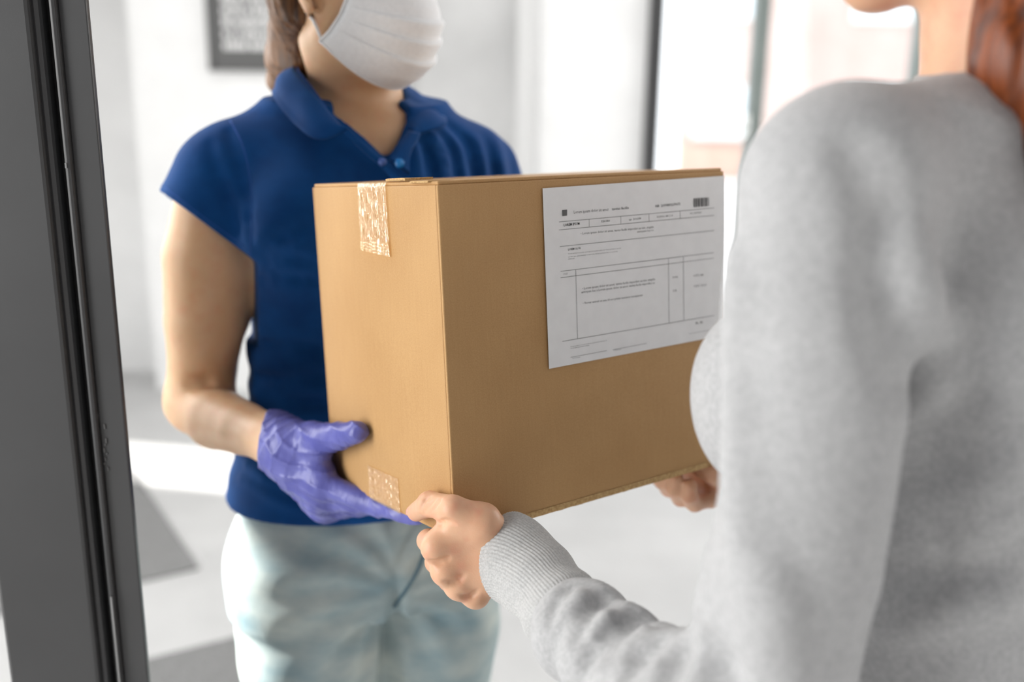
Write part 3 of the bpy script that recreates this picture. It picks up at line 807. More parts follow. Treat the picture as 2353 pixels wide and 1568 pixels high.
# faded denim: light blue with pale worn zones, fine weave
m_jean, n, l, b = new_mat('washed_denim')
tc = n.new('ShaderNodeTexCoord')
nz = n.new('ShaderNodeTexNoise'); nz.inputs['Scale'].default_value = 9; nz.inputs['Detail'].default_value = 5; l.new(tc.outputs['Object'], nz.inputs['Vector'])
mp = n.new('ShaderNodeMapping'); mp.inputs['Scale'].default_value = (14, 14, 34); l.new(tc.outputs['Object'], mp.inputs['Vector'])
n2 = n.new('ShaderNodeTexNoise'); n2.inputs['Scale'].default_value = 1.0; n2.inputs['Detail'].default_value = 4; l.new(mp.outputs['Vector'], n2.inputs['Vector'])
ad = n.new('ShaderNodeMath'); ad.operation = 'MULTIPLY_ADD'; ad.inputs[1].default_value = .45; l.new(n2.outputs['Fac'], ad.inputs[0])
m5 = n.new('ShaderNodeMath'); m5.operation = 'MULTIPLY'; m5.inputs[1].default_value = .55; l.new(nz.outputs['Fac'], m5.inputs[0]); l.new(m5.outputs[0], ad.inputs[2])
cr = n.new('ShaderNodeValToRGB'); cr.color_ramp.elements[0].position = .36; cr.color_ramp.elements[1].position = .66
cr.color_ramp.elements[0].color = rgb(140, 165, 173); cr.color_ramp.elements[1].color = rgb(204, 212, 206); l.new(ad.outputs[0], cr.inputs['Fac']); l.new(cr.outputs['Color'], b.inputs['Base Color'])
b.inputs['Roughness'].default_value = .85; b.inputs['Specular IOR Level'].default_value = .2
n4 = n.new('ShaderNodeTexNoise'); n4.inputs['Scale'].default_value = 1100; l.new(tc.outputs['Object'], n4.inputs['Vector'])
bp = n.new('ShaderNodeBump'); bp.inputs['Strength'].default_value = .3; bp.inputs['Distance'].default_value = .0005; l.new(n4.outputs['Fac'], bp.inputs['Height']); l.new(bp.outputs['Normal'], b.inputs['Normal'])
m_seam = simple('denim_seam_dark', rgb(96, 124, 136), .9)

def unit(v): v = np.asarray(v, float); return v / np.linalg.norm(v)
def lf(px, py, off=0.0):
    "point on the left (end) face of the box, lifted off it"
    q = face_hit(px, py, 0, -off); return Bloc(q)
def rf(px, py, off=0.0): return Bloc(face_hit(px, py, 1, -off))

# ------------------------------------------------------------------ courier in the blue polo shirt
courier = empty('person', (-0.207, 1.28, 0), 'person in blue polo shirt, white mask and violet gloves holding out the parcel', 'person')
yaw = math.radians(20); LAT = (math.cos(yaw), math.sin(yaw)); FR = np.array([LAT[1], -LAT[0], 0])
ax_x, ax_y = -0.205, 1.30
TZ = [0.74, 0.80, 0.88, 0.96, 1.03, 1.11, 1.20, 1.28, 1.34, 1.385]
TW = [.178, .184, .176, .148, .130, .138, .150, .156, .145, .095]
TF = [.100, .105, .100, .092, .088, .100, .122, .108, .085, .058]
TB = [.115, .120, .110, .092, .086, .090, .096, .098, .085, .060]
TX = [-.207, -.207, -.206, -.208, -.210, -.206, -.205, -.203, -.200, -.198]
TY = [1.285, 1.285, 1.288, 1.295, 1.300, 1.305, 1.305, 1.310, 1.315, 1.315]
S_R = P(508, 412, 1.25); S_L = P(1092, 402, 1.37)
ELB = P(456, 920, 1.315); WR = P(628, 1010, 1.165)
ELB_L = P(1240, 830, 1.50); WR_L = Bloc((LA + .06, .15, -.26))
ARM = [S_R, P(478, 590, 1.265), P(470, 740, 1.285), P(465, 850, 1.305), ELB]
ARM_R = [.050, .0545, .0490, .0425, .0415]
FORE = [ELB, P(500, 962, 1.265), P(560, 985, 1.215), WR]
FORE_R = [.0405, .0385, .0315, .0262]
HC = P(812, -32, 1.215)
HF = unit([.85, -.5, -.06]); HS = unit(np.cross(HF, [0, 0, 1])); HU = np.cross(HS, HF)     # face forward, her right side, up
hp = lambda s_, f_, u_: HC + HS * s_ + HF * f_ + HU * u_
HROT = np.stack([HS, HF, HU])

# hand landmarks (right hand, gloved)
bot = lambda px, py, off: Bloc(face_hit(px, py, 0, 0.0)) - np.array(axU) * off
G_TH = [P(672, 1018, 1.135), lf(722, 1012, .022), lf(778, 1003, .016), lf(822, 993, .0125)]
G_TR = [.022, .0195, .0155, .0125]
def under(xl, yl, off): return Bloc((xl, yl, -LH - .0042 - off))       # below the bottom of the box
G_MC = [P(742, 1112, 1.118), P(738, 1146, 1.135), P(742, 1168, 1.160), P(752, 1172, 1.185)]
G_F = [[G_MC[0], under(.012, .172, .0115), under(.020, .138, .0105), under(.026, .112, .0095)],
       [G_MC[1], under(.040, .176, .018), under(.048, .138, .0115), under(.052, .110, .0100)],
       [G_MC[2], under(.066, .182, .020), under(.074, .146, .0115), under(.077, .120, .0100)],
       [G_MC[3], under(.092, .196, .018), under(.098, .168, .0105), under(.100, .148, .0090)]]
G_R = [[.0150, .0122, .0112, .0100], [.0155, .0128, .0116, .0102], [.0150, .0122, .0112, .0098], [.0138, .0108, .0098, .0088]]
def courier_hand(F, off):
    F.cone(P(606, 1003, 1.178), WR, .0285 + off, .0290 + off, .01)
    F.cone(WR, P(668, 1040, 1.142), .0290 + off, .0275 + off, .015)
    for i, q in enumerate(G_MC):
        F.cone(P(655, 1030, 1.145), q, .0235 + off, G_R[i][0] + .0025 + off, .018)
    F.cone(WR, G_TH[0], .024 + off, G_TR[0] + off, .015)
    F.chain(G_TH, [r + off for r in G_TR], .010)
    F.cone(G_TH[1], G_MC[0], .016 + off, .013 + off, .014)           # web between thumb and index finger
    for pts, rr in zip(G_F, G_R): F.chain(pts, [r + off for r in rr], .006)

# left hand, flat against the far end of the box
L_F = []
for i in range(4):
    y0 = .105 + .022 * i
    L_F.append([Bloc((LA + .022, y0, -.205)), Bloc((LA + .018, y0 - .002, -.165)), Bloc((LA + .012, y0 - .003, -.140)), Bloc((LA + .011, y0 - .003, -.118 - .006 * (i == 0) - .012 * (i == 3)))])
def courier_left_hand(F, off):
    w = WR_L
    for q in L_F:
        F.cone(w, q[0], .024 + off, .014 + off, .02); F.chain(q, [.0125 + off, .011 + off, .010 + off, .009 + off], .005)
    F.chain([w, Bloc((LA + .026, .082, -.235)), Bloc((LA + .018, .074, -.205)), Bloc((LA + .013, .072, -.180))], [.022 + off, .018 + off, .013 + off, .011 + off], .01)

def courier_body():
    F = Field((-.62, .88, -.01), (.34, 1.66, 1.72), .0055)
    sh_ = [.016 if z < 1.30 else .004 for z in TZ]
    F.loft(TZ, TX, TY, [a - b for a, b in zip(TW, sh_)], [a - b - (.045 if z < .9 else 0) for a, b, z in zip(TF, sh_, TZ)], [a - b for a, b in zip(TB, sh_)], LAT, k=.0)
    F.chain([np.array([-.198, 1.315, 1.33]), P(818, 300, 1.305), P(815, 180, 1.275), hp(0, -.012, -.06)], [.075, .060, .0550, .056], .03)
    F.cone(P(690, 320, 1.29), P(565, 372, 1.265), .043, .043, .05); F.cone(P(950, 330, 1.33), P(1040, 375, 1.35), .043, .043, .05)
    F.chain(ARM, ARM_R, .03); F.chain(FORE, FORE_R, .016)
    F.chain([S_L, (S_L + ELB_L) / 2, ELB_L], [.050, .046, .039], .03); F.chain([ELB_L, (ELB_L + WR_L) / 2, WR_L], [.039, .036, .025], .012)
    F.crease([(425, 890), (470, 876), (538, 892)], .010, .75, .008)
    courier_hand(F, -.0045); courier_left_hand(F, -.0035)
    # head: cranium, face, cheeks, jaw, chin, nose, brow, lips, ears
    F.ell(hp(0, -.016, .035), (.076, .088, .086), .02, HROT)
    F.ell(hp(0, .030, -.012), (.061, .058, .078), .03, HROT)
    F.cone(hp(.050, .008, -.048), hp(.016, .058, -.090), .016, .012, .025); F.cone(hp(-.050, .008, -.048), hp(-.016, .058, -.090), .016, .012, .025)
    F.ell(hp(0, .062, -.088), (.018, .015, .014), .02, HROT)
    F.cone(hp(0, .086, .018), hp(0, .094, -.022), .007, .010, .012); F.cone(hp(.010, .086, -.026), hp(-.010, .086, -.026), .007, .007, .008)
    F.cone(hp(.02, .089, -.058), hp(-.02, .089, -.058), .006, .006, .01)
    F.cone(hp(.045, .080, .030), hp(-.045, .080, .030), .009, .009, .015)
    for s_ in (1, -1):
        F.ell(hp(s_ * .031, .094, .012), (.014, .010, .009), .008, HROT, 'sub')
        en = unit(HS * s_ * .85 - HF * .45)
        F.cone(hp(s_ * .076, -.024, .016), hp(s_ * .073, -.006, -.028), .0205, .0115, .006, flat=en, sq=.33)
        F.ell(hp(s_ * .087, -.016, .004), (.010, .011, .018), .005, HROT, 'sub')
    # legs and feet
    for s_ in (-1, 1):
        hx = np.array([-.207 + LAT[0] * .092 * s_, 1.285 + LAT[1] * .092 * s_, 0])
        kn = hx + FR * .01; F.chain([hx + [0, 0, .80], kn + [0, 0, .46], hx - FR * .015 + [0, 0, .10]], [.070, .050, .036], .02)
        F.cone(hx - FR * .02 + [0, 0, .055], hx + FR * .13 + [0, 0, .035], .034, .025, .02)
    return F.obj('body', m_skin, courier, 3)
courier_body()
for s_ in (1, -1):
    e = bpy.data.meshes.new('eye'); bm = bmesh.new(); bmesh.ops.create_uvsphere(bm, u_segments=16, v_segments=10, radius=.0115); bm.to_mesh(e); bm.free(); e.materials.append(m_eye)
    o = bpy.data.objects.new('eye', e); COL.objects.link(o); o.location = hp(s_ * .031, .083, .012); reparent(o, courier)
    e2 = bpy.data.meshes.new('iris'); bm = bmesh.new(); bmesh.ops.create_uvsphere(bm, u_segments=12, v_segments=8, radius=.0055); bm.to_mesh(e2); bm.free(); e2.materials.append(m_iris)
    o2 = bpy.data.objects.new('iris', e2); COL.objects.link(o2); o2.parent = o; o2.location = HF * .0072
    tube('eyebrow', [hp(s_ * .014, .096, .030), hp(s_ * .03, .094, .036), hp(s_ * .046, .082, .032)], [.003, .0035, .0018], m_brow, courier, 6)

def polo():
    F = Field((-.48, 1.02, .84), (.16, 1.52, 1.45), .004)
    ho = [.010, .012, .012, .006, 0, 0, 0, 0, 0, 0]; hw = [.002, .002, .001, 0, 0, 0, 0, 0, 0, 0]
    F.loft(TZ, [x + .008 * (z < .9) for x, z in zip(TX, TZ)], TY, [a + b for a, b in zip(TW, hw)], [a + b for a, b in zip(TF, ho)], [a + b for a, b in zip(TB, ho)], LAT, k=0, off=.009)
    F.cone(P(690, 318, 1.292), P(560, 372, 1.265), .050, .053, .045); F.cone(P(960, 330, 1.335), P(1045, 375, 1.352), .050, .053, .045)
    F.chain([np.array([-.198, 1.318, 1.34]), P(820, 262, 1.305)], [.082, .066], .04)
    # bust
    F.ell(P(700, 520, 1.215), (.062, .050, .060), .05); F.ell(P(930, 540, 1.275), (.062, .050, .060), .05)
    # cap sleeves flaring off the shoulder
    d_r = unit(ARM[1] - S_R)
    F.chain([S_R, P(478, 500, 1.258), P(470, 610, 1.262)], [.0590, .0645, .0675], .025)
    F.chain([S_L, S_L + (ELB_L - S_L) * .45], [.060, .064], .025)
    zw = lambda X, Y, Z: .0014 * np.exp(-((Z - 1.0) / .09) ** 2) * np.sin(Z * 150 + 12 * X + 1.4 * np.sin(X * 22) + 9 * Y) * (1 + 0 * X) + .0022 * vnoise(X * 30, Y * 30, Z * 16, 3)
    F.warp(zw)
    # hanging folds running down from the left collar over the chest
    def chest(X, Y, Z):
        s = (X - (-.10)) * LAT[0] + (Y - 1.28) * LAT[1]
        return -.0050 * np.sin(s * 190 + Z * 30) * np.exp(-((s - .05) / .07) ** 2) * np.clip((1.37 - Z) / .05, 0, 1) * np.clip((Z - 1.16) / .08, 0, 1)
    F.warp(chest)
    for q, r, dp, kk in (([(580, 590), (625, 560), (680, 530), (735, 515)], .010, .55, .012), ([(578, 612), (640, 600), (720, 605)], .008, .45, .010), ([(575, 645), (650, 640), (730, 648)], .007, .4, .010),
                 ([(570, 790), (640, 805), (740, 800)], .009, .4, .012), ([(590, 870), (660, 880), (745, 870)], .008, .4, .012), ([(600, 915), (680, 930), (745, 925)], .008, .45, .012),
                 ([(525, 300), (560, 430), (572, 560)], .007, .4, .010), ([(480, 330), (510, 430), (545, 530)], .006, .35, .012),
                 ([(960, 320), (985, 360), (1000, 410)], .007, .5, .010), ([(1000, 300), (1040, 350), (1060, 410)], .008, .5, .012), ([(1030, 280), (1080, 330), (1110, 400)], .007, .45, .012)):
        F.crease(q, r, dp, kk)
    for q, r in (([(560, 1100), (650, 1150), (760, 1180), (900, 1190)], .006), ([(570, 1070), (640, 1110), (720, 1140)], .006), ([(940, 310), (955, 360), (960, 415)], .006), ([(985, 300), (1015, 350), (1030, 410)], .006)):
        F.crease(q, r, .35, .012, mode='add')
    # openings
    n_r = unit(unit(P(462, 600, 1.262) - S_R) + np.array([-.0, .05, 0]))
    A_ = P(362, 437, 1.27); B_ = P(575, 592, 1.225); C_ = P(470, 520, 1.34)
    nn = unit(np.cross(B_ - A_, C_ - A_)); nn = nn if nn[2] < 0 else -nn
    # sleeve end plane, applied only to the arm side
    X, Y, Z = F.ax[0][:, None, None], F.ax[1][None, :, None], F.ax[2][None, None, :]
    d = (X - A_[0]) * nn[0] + (Y - A_[1]) * nn[1] + (Z - A_[2]) * nn[2]
    wall = (X - P(580, 600, 1.26)[0]) * LAT[0] + (Y - P(580, 600, 1.26)[1]) * LAT[1]
    F.D = np.maximum(F.D, np.minimum(np.minimum(d, -wall), Z - 1.10)).astype(np.float32)
    eL = S_L + (ELB_L - S_L) * .42; nl = unit(ELB_L - S_L)
    dl = (X - eL[0]) * nl[0] + (Y - eL[1]) * nl[1] + (Z - eL[2]) * nl[2]
    wl2 = (X - (-.035)); F.D = np.maximum(F.D, np.minimum(dl, wl2)).astype(np.float32)
    F.cut((0, 0, .886), (0, 0, -1))
    # hollow the sleeve mouth and the hem a little
    F.chain([P(470, 480, 1.262), P(460, 640, 1.265)], [.050, .0625], .004, 'sub')
    # neck opening and the V of the placket
    F.chain([P(818, 160, 1.275), P(818, 262, 1.302)], [.066, .0625], .008, 'sub')
    v0 = P(895, 362, 1.215)
    for q, w_ in ((P(800, 285, 1.235), 0.0), (P(930, 280, 1.26), 0.0)):
        pass
    F.cone(v0, P(872, 270, 1.235), .003, .037, .006, 'sub'); F.cone(v0, P(850, 240, 1.225), .003, .045, .006, 'sub')
    return F.obj('polo_shirt', m_polo, courier, 2)
shirt = polo()
shirt['label'] = 'royal blue short-sleeved polo shirt'

# collar: band rising round the neck and leaf folded outwards to two points
inner = [(792, 302, 1.170), (748, 248, 1.178), (706, 196, 1.200), (676, 158, 1.245), (700, 158, 1.325), (815, 182, 1.365), (905, 192, 1.350), (922, 196, 1.305), (931, 245, 1.262), (935, 300, 1.232)]
outer = [(802, 296, 1.160), (738, 320, 1.152), (684, 292, 1.170), (626, 216, 1.225), (668, 205, 1.350), (815, 235, 1.405), (930, 235, 1.385), (990, 248, 1.325), (1026, 284, 1.258), (945, 312, 1.222)]
ci_ = catmull([P(*q) for q in inner], 60); co_ = catmull([P(*q) for q in outer], 60)
rows = []
for k in range(9):
    t = k / 8; bul = math.sin(math.pi * min(1, t * 1.15)) * .006
    mid = ci_ * (1 - t) + co_ * t
    c0 = np.array([-.195, 1.30, 0]); dirv = mid - c0; dirv[:, 2] = 0; dirv /= np.linalg.norm(dirv, axis=1)[:, None]
    m2 = mid + dirv * bul; m2[:, 2] += bul * .5; rows.append(m2)
col = grid_patch('collar', rows, m_polo, courier, .0028)
col.parent = shirt; col.matrix_parent_inverse = Matrix.Translation(-Vector(courier.location)) if False else Matrix.Identity(4)
# inner band
band = []
for k in range(4):
    t = k / 3; c0 = np.array([-.195, 1.29, 0]); dirv = ci_ - c0; dirv[:, 2] = 0; dirv /= np.linalg.norm(dirv, axis=1)[:, None]
    q = ci_ - dirv * (.004 + .003 * t); q[:, 2] -= .030 * t; band.append(q)
def sub(o, parent):
    o.parent = parent; o.matrix_parent_inverse = Matrix.Translation(-Vector(courier.location)); return o
bd_ = grid_patch('collar_band', [b__[7:-7] for b__ in band], m_polo_in, None, .002)
# placket strips along the V and two buttons
pk1 = grid_patch('placket', [catmull([P(*q) for q in a], 16) for a in (((800, 296, 1.158), (845, 335, 1.172), (890, 372, 1.186), (935, 420, 1.19)), ((790, 306, 1.160), (835, 348, 1.170), (878, 386, 1.184), (915, 430, 1.19)))], m_polo, None, .004)
pk2 = grid_patch('placket', [catmull([P(*q) for q in a], 16) for a in (((938, 302, 1.222), (912, 335, 1.206), (893, 365, 1.190)), ((966, 308, 1.220), (944, 350, 1.200), (940, 400, 1.19)))], m_polo, None, .004)
def disc(name, c, nrm, r, th, mat, seg=18):
    bm = bmesh.new(); bmesh.ops.create_cone(bm, cap_ends=True, segments=seg, radius1=r, radius2=r * .92, depth=th)
    q = Vector(nrm).to_track_quat('Z', 'Y'); bmesh.ops.transform(bm, matrix=Matrix.Translation(Vector(c)) @ q.to_matrix().to_4x4(), verts=bm.verts)
    return bm_obj(name, bm, mat, None, True)
m_btn = simple('blue_button', rgb(30, 130, 210), .25)
bt1 = disc('button', P(918, 375, 1.186), -M[:, 2] + np.array([.25, 0, 0]), .0060, .0028, m_btn)
bt2 = disc('button', P(878, 372, 1.176), -M[:, 2], .0050, .0028, simple('blue_button_dark', rgb(70, 100, 170), .3))
# hems
for o in (bd_, pk1, pk2, bt1, bt2, col):
    o.parent = shirt; o.matrix_parent_inverse = Matrix.Identity(4)

# jeans
def jeans():
    yh = math.radians(27); LAT = (math.cos(yh), math.sin(yh)); FR = np.array([LAT[1], -LAT[0], 0])
    F = Field((-.50, 1.05, .03), (.10, 1.56, .93), .005)
    JX = -.196
    F.loft(TZ[:4], [JX] * 4, TY[:4], [.188, .190, .168, .142], [.110, .111, .098, .088], [.126, .127, .112, .092], LAT, k=0)
    for s_ in (-1, 1):
        hx = np.array([JX + LAT[0] * .090 * s_, 1.285 + LAT[1] * .090 * s_, 0])
        F.chain([hx + [0, 0, .79], hx + FR * .012 + [0, 0, .66], hx + FR * .015 + [0, 0, .46], hx - FR * .01 + [0, 0, .26], hx - FR * .012 + [0, 0, .06]], [.100, .097, .076, .064, .058], .022)
    cr_ = np.array([JX, 1.285, 0]) + FR * .10
    # crotch groove and fly
    F.cone(cr_ + FR * .016 + [0, 0, .80], cr_ - FR * .030 + [0, 0, .60], .006, .016, .012, 'sub')
    # drag lines fanning out from the crotch
    def folds(X, Y, Z):
        u = (X - JX) * LAT[0] + (Y - 1.285) * LAT[1]; fr = (X - JX) * FR[0] + (Y - 1.285) * FR[1]
        a = np.arctan2(np.abs(u) + .015, (Z - .775)); r = np.sqrt(u * u + (Z - .775) ** 2)
        return (.0036 * np.sin(a * 15 + 1.2 * np.sin(r * 30)) * np.exp(-((r - .10) / .07) ** 2) + .003 * vnoise(X * 28, Y * 28, Z * 40, 8)) * np.clip(fr / .05, 0, 1)
    F.warp(folds)
    F.cut((0, 0, .045), (0, 0, -1)); F.cut((0, 0, .905), (0, 0, 1))
    return F.obj('jeans', m_jean, courier, 2)
jn = jeans(); jn['label'] = 'light washed blue jeans'
bpy.context.view_layer.update()
def snap(obj, p, d):
    "first hit of a ray on an object (used to lay seams on cloth)"
    dg = bpy.context.evaluated_depsgraph_get(); mw = obj.matrix_world.inverted()
    o_ = mw @ Vector(p); v = (mw.to_3x3() @ Vector(d)).normalized()
    ok, loc, nor, _ = obj.evaluated_get(dg).ray_cast(o_, v)
    return (np.array(obj.matrix_world @ loc), np.array(nor)) if ok else (None, None)
def seam(name, obj, pxs, r, mat, n_=24, lift=0.0):
    path = catmull(np.array([[*q, 0] for q in pxs], float), n_); pts = []
    for q in path:
        d = M @ np.array([(q[0] - CX) / FPX, (q[1] - CY) / FPX, 1.0]); h_, nn_ = snap(obj, CAM, d)
        if h_ is not None: pts.append(h_ - unit(d) * lift)
    if len(pts) > 2:
        o = tube(name, pts, r, mat, None, 6); o.parent = obj; o.matrix_parent_inverse = Matrix.Identity(4); return o
seam('fly_seam', jn, [(986, 1215), (968, 1290), (940, 1345), (905, 1395)], .0030, m_seam, lift=-.001)
seam('sleeve_seam', shirt, [(524, 268), (560, 340), (578, 440), (576, 585)], .0012, m_polo_in, lift=-.0008)
seam('hem_seam', shirt, [(372, 425), (470, 500), (560, 565)], .0009, m_polo_in, lift=-.0006)
for s_ in (-1, 1):
    hx = np.array([-.207 + LAT[0] * .094 * s_, 1.285 + LAT[1] * .094 * s_, 0])
    F = Field(hx + [-.16, -.2, -.01], hx + [.16, .14, .12], .004)
    F.cone(hx - FR * .04 + [0, 0, .05], hx + FR * .14 + [0, 0, .036], .046, .036, .02); F.cone(hx - FR * .03 + [0, 0, .07], hx - FR * .0 + [0, 0, .09], .042, .04, .02); F.cut((0, 0, .018), (0, 0, -1))
    sh = F.obj('shoe', m_shoe, courier)
    F = Field(hx + [-.16, -.2, -.005], hx + [.16, .14, .06], .004); F.cone(hx - FR * .04 + [0, 0, .01], hx + FR * .145 + [0, 0, .01], .049, .039, .0, flat=(0, 0, 1), sq=.5); F.cut((0, 0, .0), (0, 0, -1)); F.cut((0, 0, .024), (0, 0, 1))
    so = F.obj('sole', m_sole); so.parent = sh; so.matrix_parent_inverse = Matrix.Identity(4)

# gloves
def glove(fn, lo, hi, wrist, axis, label):
    F = Field(lo, hi, .0017); fn(F, 0.0)
    def crinkle(X, Y, Z):
        t = (X - wrist[0]) * axis[0] + (Y - wrist[1]) * axis[1] + (Z - wrist[2]) * axis[2]
        w = np.exp(-(np.maximum(t, 0) / .05) ** 2)
        a2 = M @ np.array([.55, -.80, .2]); a3 = M @ np.array([-.35, .85, .4]); nn = vnoise(X * 55, Y * 55, Z * 55, 2); n5 = vnoise(X * 40, Y * 40, Z * 40, 11)
        q2 = X * a2[0] + Y * a2[1] + Z * a2[2]; q3 = X * a3[0] + Y * a3[1] + Z * a3[2]
        r1 = (1 - np.abs(np.sin(t * 210 + 4 * nn))) ** 2; r2 = (1 - np.abs(np.sin(q2 * 190 + 5 * n5))) ** 2; r3 = (1 - np.abs(np.sin(q3 * 230 + 5 * nn))) ** 2
        return -.0034 * w * r1 - .0026 * r2 * np.clip(n5 * 3 + .4, 0, 1) * (1 - .6 * w) - .0018 * r3 * np.clip(-n5 * 3 + .3, 0, 1) + .0012
    F.warp(crinkle)
    return F
WA = unit(P(700, 1075, 1.13) - P(606, 1003, 1.178))
F = glove(courier_hand, P(640, 1050, 1.13) - np.array([.12, .16, .12]), P(760, 1100, 1.1) + np.array([.16, .14, .12]), WR, WA, '')
F.cut(P(609, 1003, 1.175), -unit(M @ np.array([1, .12, .10]))); F.cone(P(560, 985, 1.21), P(632, 1012, 1.163), .0335, .0262, .003, 'sub')
g1 = F.obj('glove', m_nitrile, courier, 1)
LWA = unit(np.array(axU))
F = glove(courier_left_hand, WR_L + np.array([-.16, -.14, -.06]), WR_L + np.array([.12, .14, .20]), WR_L, LWA, '')
g2 = F.obj('glove', m_nitrile, courier, 1)

# hair: cap swept back behind the ears and a tail falling behind the neck
def hair():
    F = Field(HC - .17 - np.array([0, 0, .06]), HC + .17, .004)
    F.ell(hp(0, -.018, .044), (.082, .093, .088), .02, HROT)
    F.ell(hp(0, -.046, .0), (.070, .056, .072), .02, HROT)
    F.chain([hp(.02, -.06, -.02), P(672, 66, 1.285), P(657, 130, 1.305), P(650, 185, 1.335), P(655, 235, 1.37)], [.036, .029, .0255, .020, .008], .02)
    F.chain([hp(.03, -.055, -.02), P(700, 70, 1.262), P(690, 150, 1.285), P(684, 200, 1.31)], [.03, .018, .017, .010], .03)
    # open the face
    F.ell(hp(0, .118, -.012), (.070, .100, .106), .006, HROT, 'sub'); F.ell(hp(.075, .030, -.03), (.030, .060, .05), .006, HROT, 'sub'); F.ell(hp(-.075, .030, -.03), (.030, .060, .05), .006, HROT, 'sub')
    F.ell(hp(.088, -.004, -.016), (.038, .046, .054), .006, HROT, 'sub'); F.ell(hp(-.080, -.008, -.012), (.022, .030, .040), .006, HROT, 'sub')
    def strands(X, Y, Z):
        a = np.arctan2(Y - HC[1], X - HC[0]); return .0016 * np.sin(a * 46 + 3 * np.sin(Z * 40)) + .001 * np.sin(a * 97 + Z * 60)
    F.warp(strands)
    return F.obj('hair', m_hair1, courier, 1)
hair()

# face mask: pleated sheet bulging over nose and chin
nu, nv = 44, 64; rows = []
UE = lambda v: np.interp(v, [0, 1], [-.004, -.064]); UC = lambda v: np.interp(v, [0, .5, 1], [.002, -.056, -.114])
FE = lambda v: np.interp(v, [0, .2, .5, .8, 1], [.046, .046, .040, .026, .012]); FC = lambda v: np.interp(v, [0, .2, .35, .5, .75, .9, 1], [.098, .110, .115, .114, .106, .092, .068])
WE = lambda v: np.interp(v, [0, .5, 1], [.066, .071, .073])
for j in range(nv + 1):
    v = j / nv; row = []
    pl = sum(.0065 / (1 + math.exp(-(v - c_) * 160)) - .0065 * max(0, min(1, (v - c_ + .03) / .17)) for c_ in (.32, .52, .72))
    for i in range(nu + 1):
        a = -1 + 2 * i / nu; s_ = WE(v) * math.sin(a * 1.35) / math.sin(1.35); c_ = (math.cos(a * 1.35) - math.cos(1.35)) / (1 - math.cos(1.35))
        f_ = FE(v) + (FC(v) - FE(v)) * c_ ** .8 + pl * min(1, (1 - abs(a)) * 5)
        row.append(hp(s_, f_, UE(v) + (UC(v) - UE(v)) * c_ ** .9))
    rows.append(row)
msk = grid_patch('face_mask', rows, m_mask, courier, .0016); msk['label'] = 'white pleated face mask'
R_ = np.array(rows)
for e_, nm in ((R_[:, 0], 'side_binding'), (R_[:, -1], 'side_binding'), (R_[0], 'top_binding'), (R_[-1], 'bottom_binding')):
    o = tube(nm, e_, .0018, m_mask, None, 6); o.parent = msk; o.matrix_parent_inverse = Matrix.Identity(4)
for s_ in (1, -1):
    c0 = R_[nv - 2, -1 if s_ > 0 else 0]; c1 = R_[1, -1 if s_ > 0 else 0]
    pts = catmull([c0, hp(s_ * .0715, .002, -.044), hp(s_ * .067, -.014, -.032), hp(s_ * .066, -.030, -.006), hp(s_ * .068, -.032, .022), hp(s_ * .072, -.008, .044), c1], 30)
    o = tube('ear_loop', pts, .0018, m_mask, None, 6); o.parent = msk; o.matrix_parent_inverse = Matrix.Identity(4)
# ------------------------------------------------------------------ recipient in the grey sweater, seen from behind the left shoulder
recip = empty('person', (0.36, 0.70, 0), 'person with long red hair in light grey sweater reaching for the parcel', 'person')
m_sweat = noise_mat('light_grey_heather_knit', rgb(163, 163, 164), rgb(184, 184, 185), scale=260, rough=.95, bump=.5, bscale=900, spec=.15, sheen=.2, bdist=.0006, lo=.3, hi=.7)
m_rib = noise_mat('light_grey_rib_knit', rgb(172, 172, 172), rgb(194, 194, 193), scale=500, rough=.95, bump=.5, bscale=1500, spec=.15, bdist=.0004)
m_hair2 = noise_mat('auburn_hair', rgb(66, 26, 6), rgb(150, 74, 24), scale=24, rough=.4, bump=.5, bscale=60, stretch=(7, 7, .5), lo=.3, hi=.75, spec=.5, bdist=.002)
m_trouser = noise_mat('charcoal_trousers', rgb(48, 50, 56), rgb(58, 60, 66), scale=60, rough=.9)
m_nail = simple('fingernail', rgb(226, 172, 150), .25)
NB = P(2300, 210, .712)
f2 = unit([-.80, .60, 0]); LAT2 = (-f2[1], f2[0]); L2 = np.array([LAT2[0], LAT2[1], 0])      # L2 points to her left side
RX, RY = NB[0] - f2[0] * .005 - L2[0] * .018, NB[1] - f2[1] * .005 - L2[1] * .018
ZZ = [0.70, 0.80, 0.88, 0.96, 1.03, 1.11, 1.20, 1.28, 1.34, 1.40]
ARM2 = [P(1912, 432, .630), P(1888, 700, .632), P(1880, 936, .640), P(1822, 1300, .664), P(1745, 1625, .690)]
ARM2_R = [.060, .0555, .0530, .0560, .0585]
FW = [P(1745, 1625, .690), P(1600, 1640, .720), P(1462, 1556, .775), P(1335, 1450, .840), P(1245, 1342, .905), P(1168, 1277, .950)]
RSH = np.array([RX, RY, 0]) - L2 * .165 + f2 * .03 + np.array([0, 0, 1.36]); REL = P(1960, 1180, 1.02); RWR = P(1690, 1112, 1.205)
HC2 = P(2300, -400, .672)
HF2 = unit([-.88, .47, -.02]); HS2 = unit(np.cross(HF2, [0, 0, 1])); HU2 = np.cross(HS2, HF2); HR2 = np.stack([HS2, HF2, HU2])
hq = lambda s_, f_, u_: HC2 + HS2 * s_ + HF2 * f_ + HU2 * u_

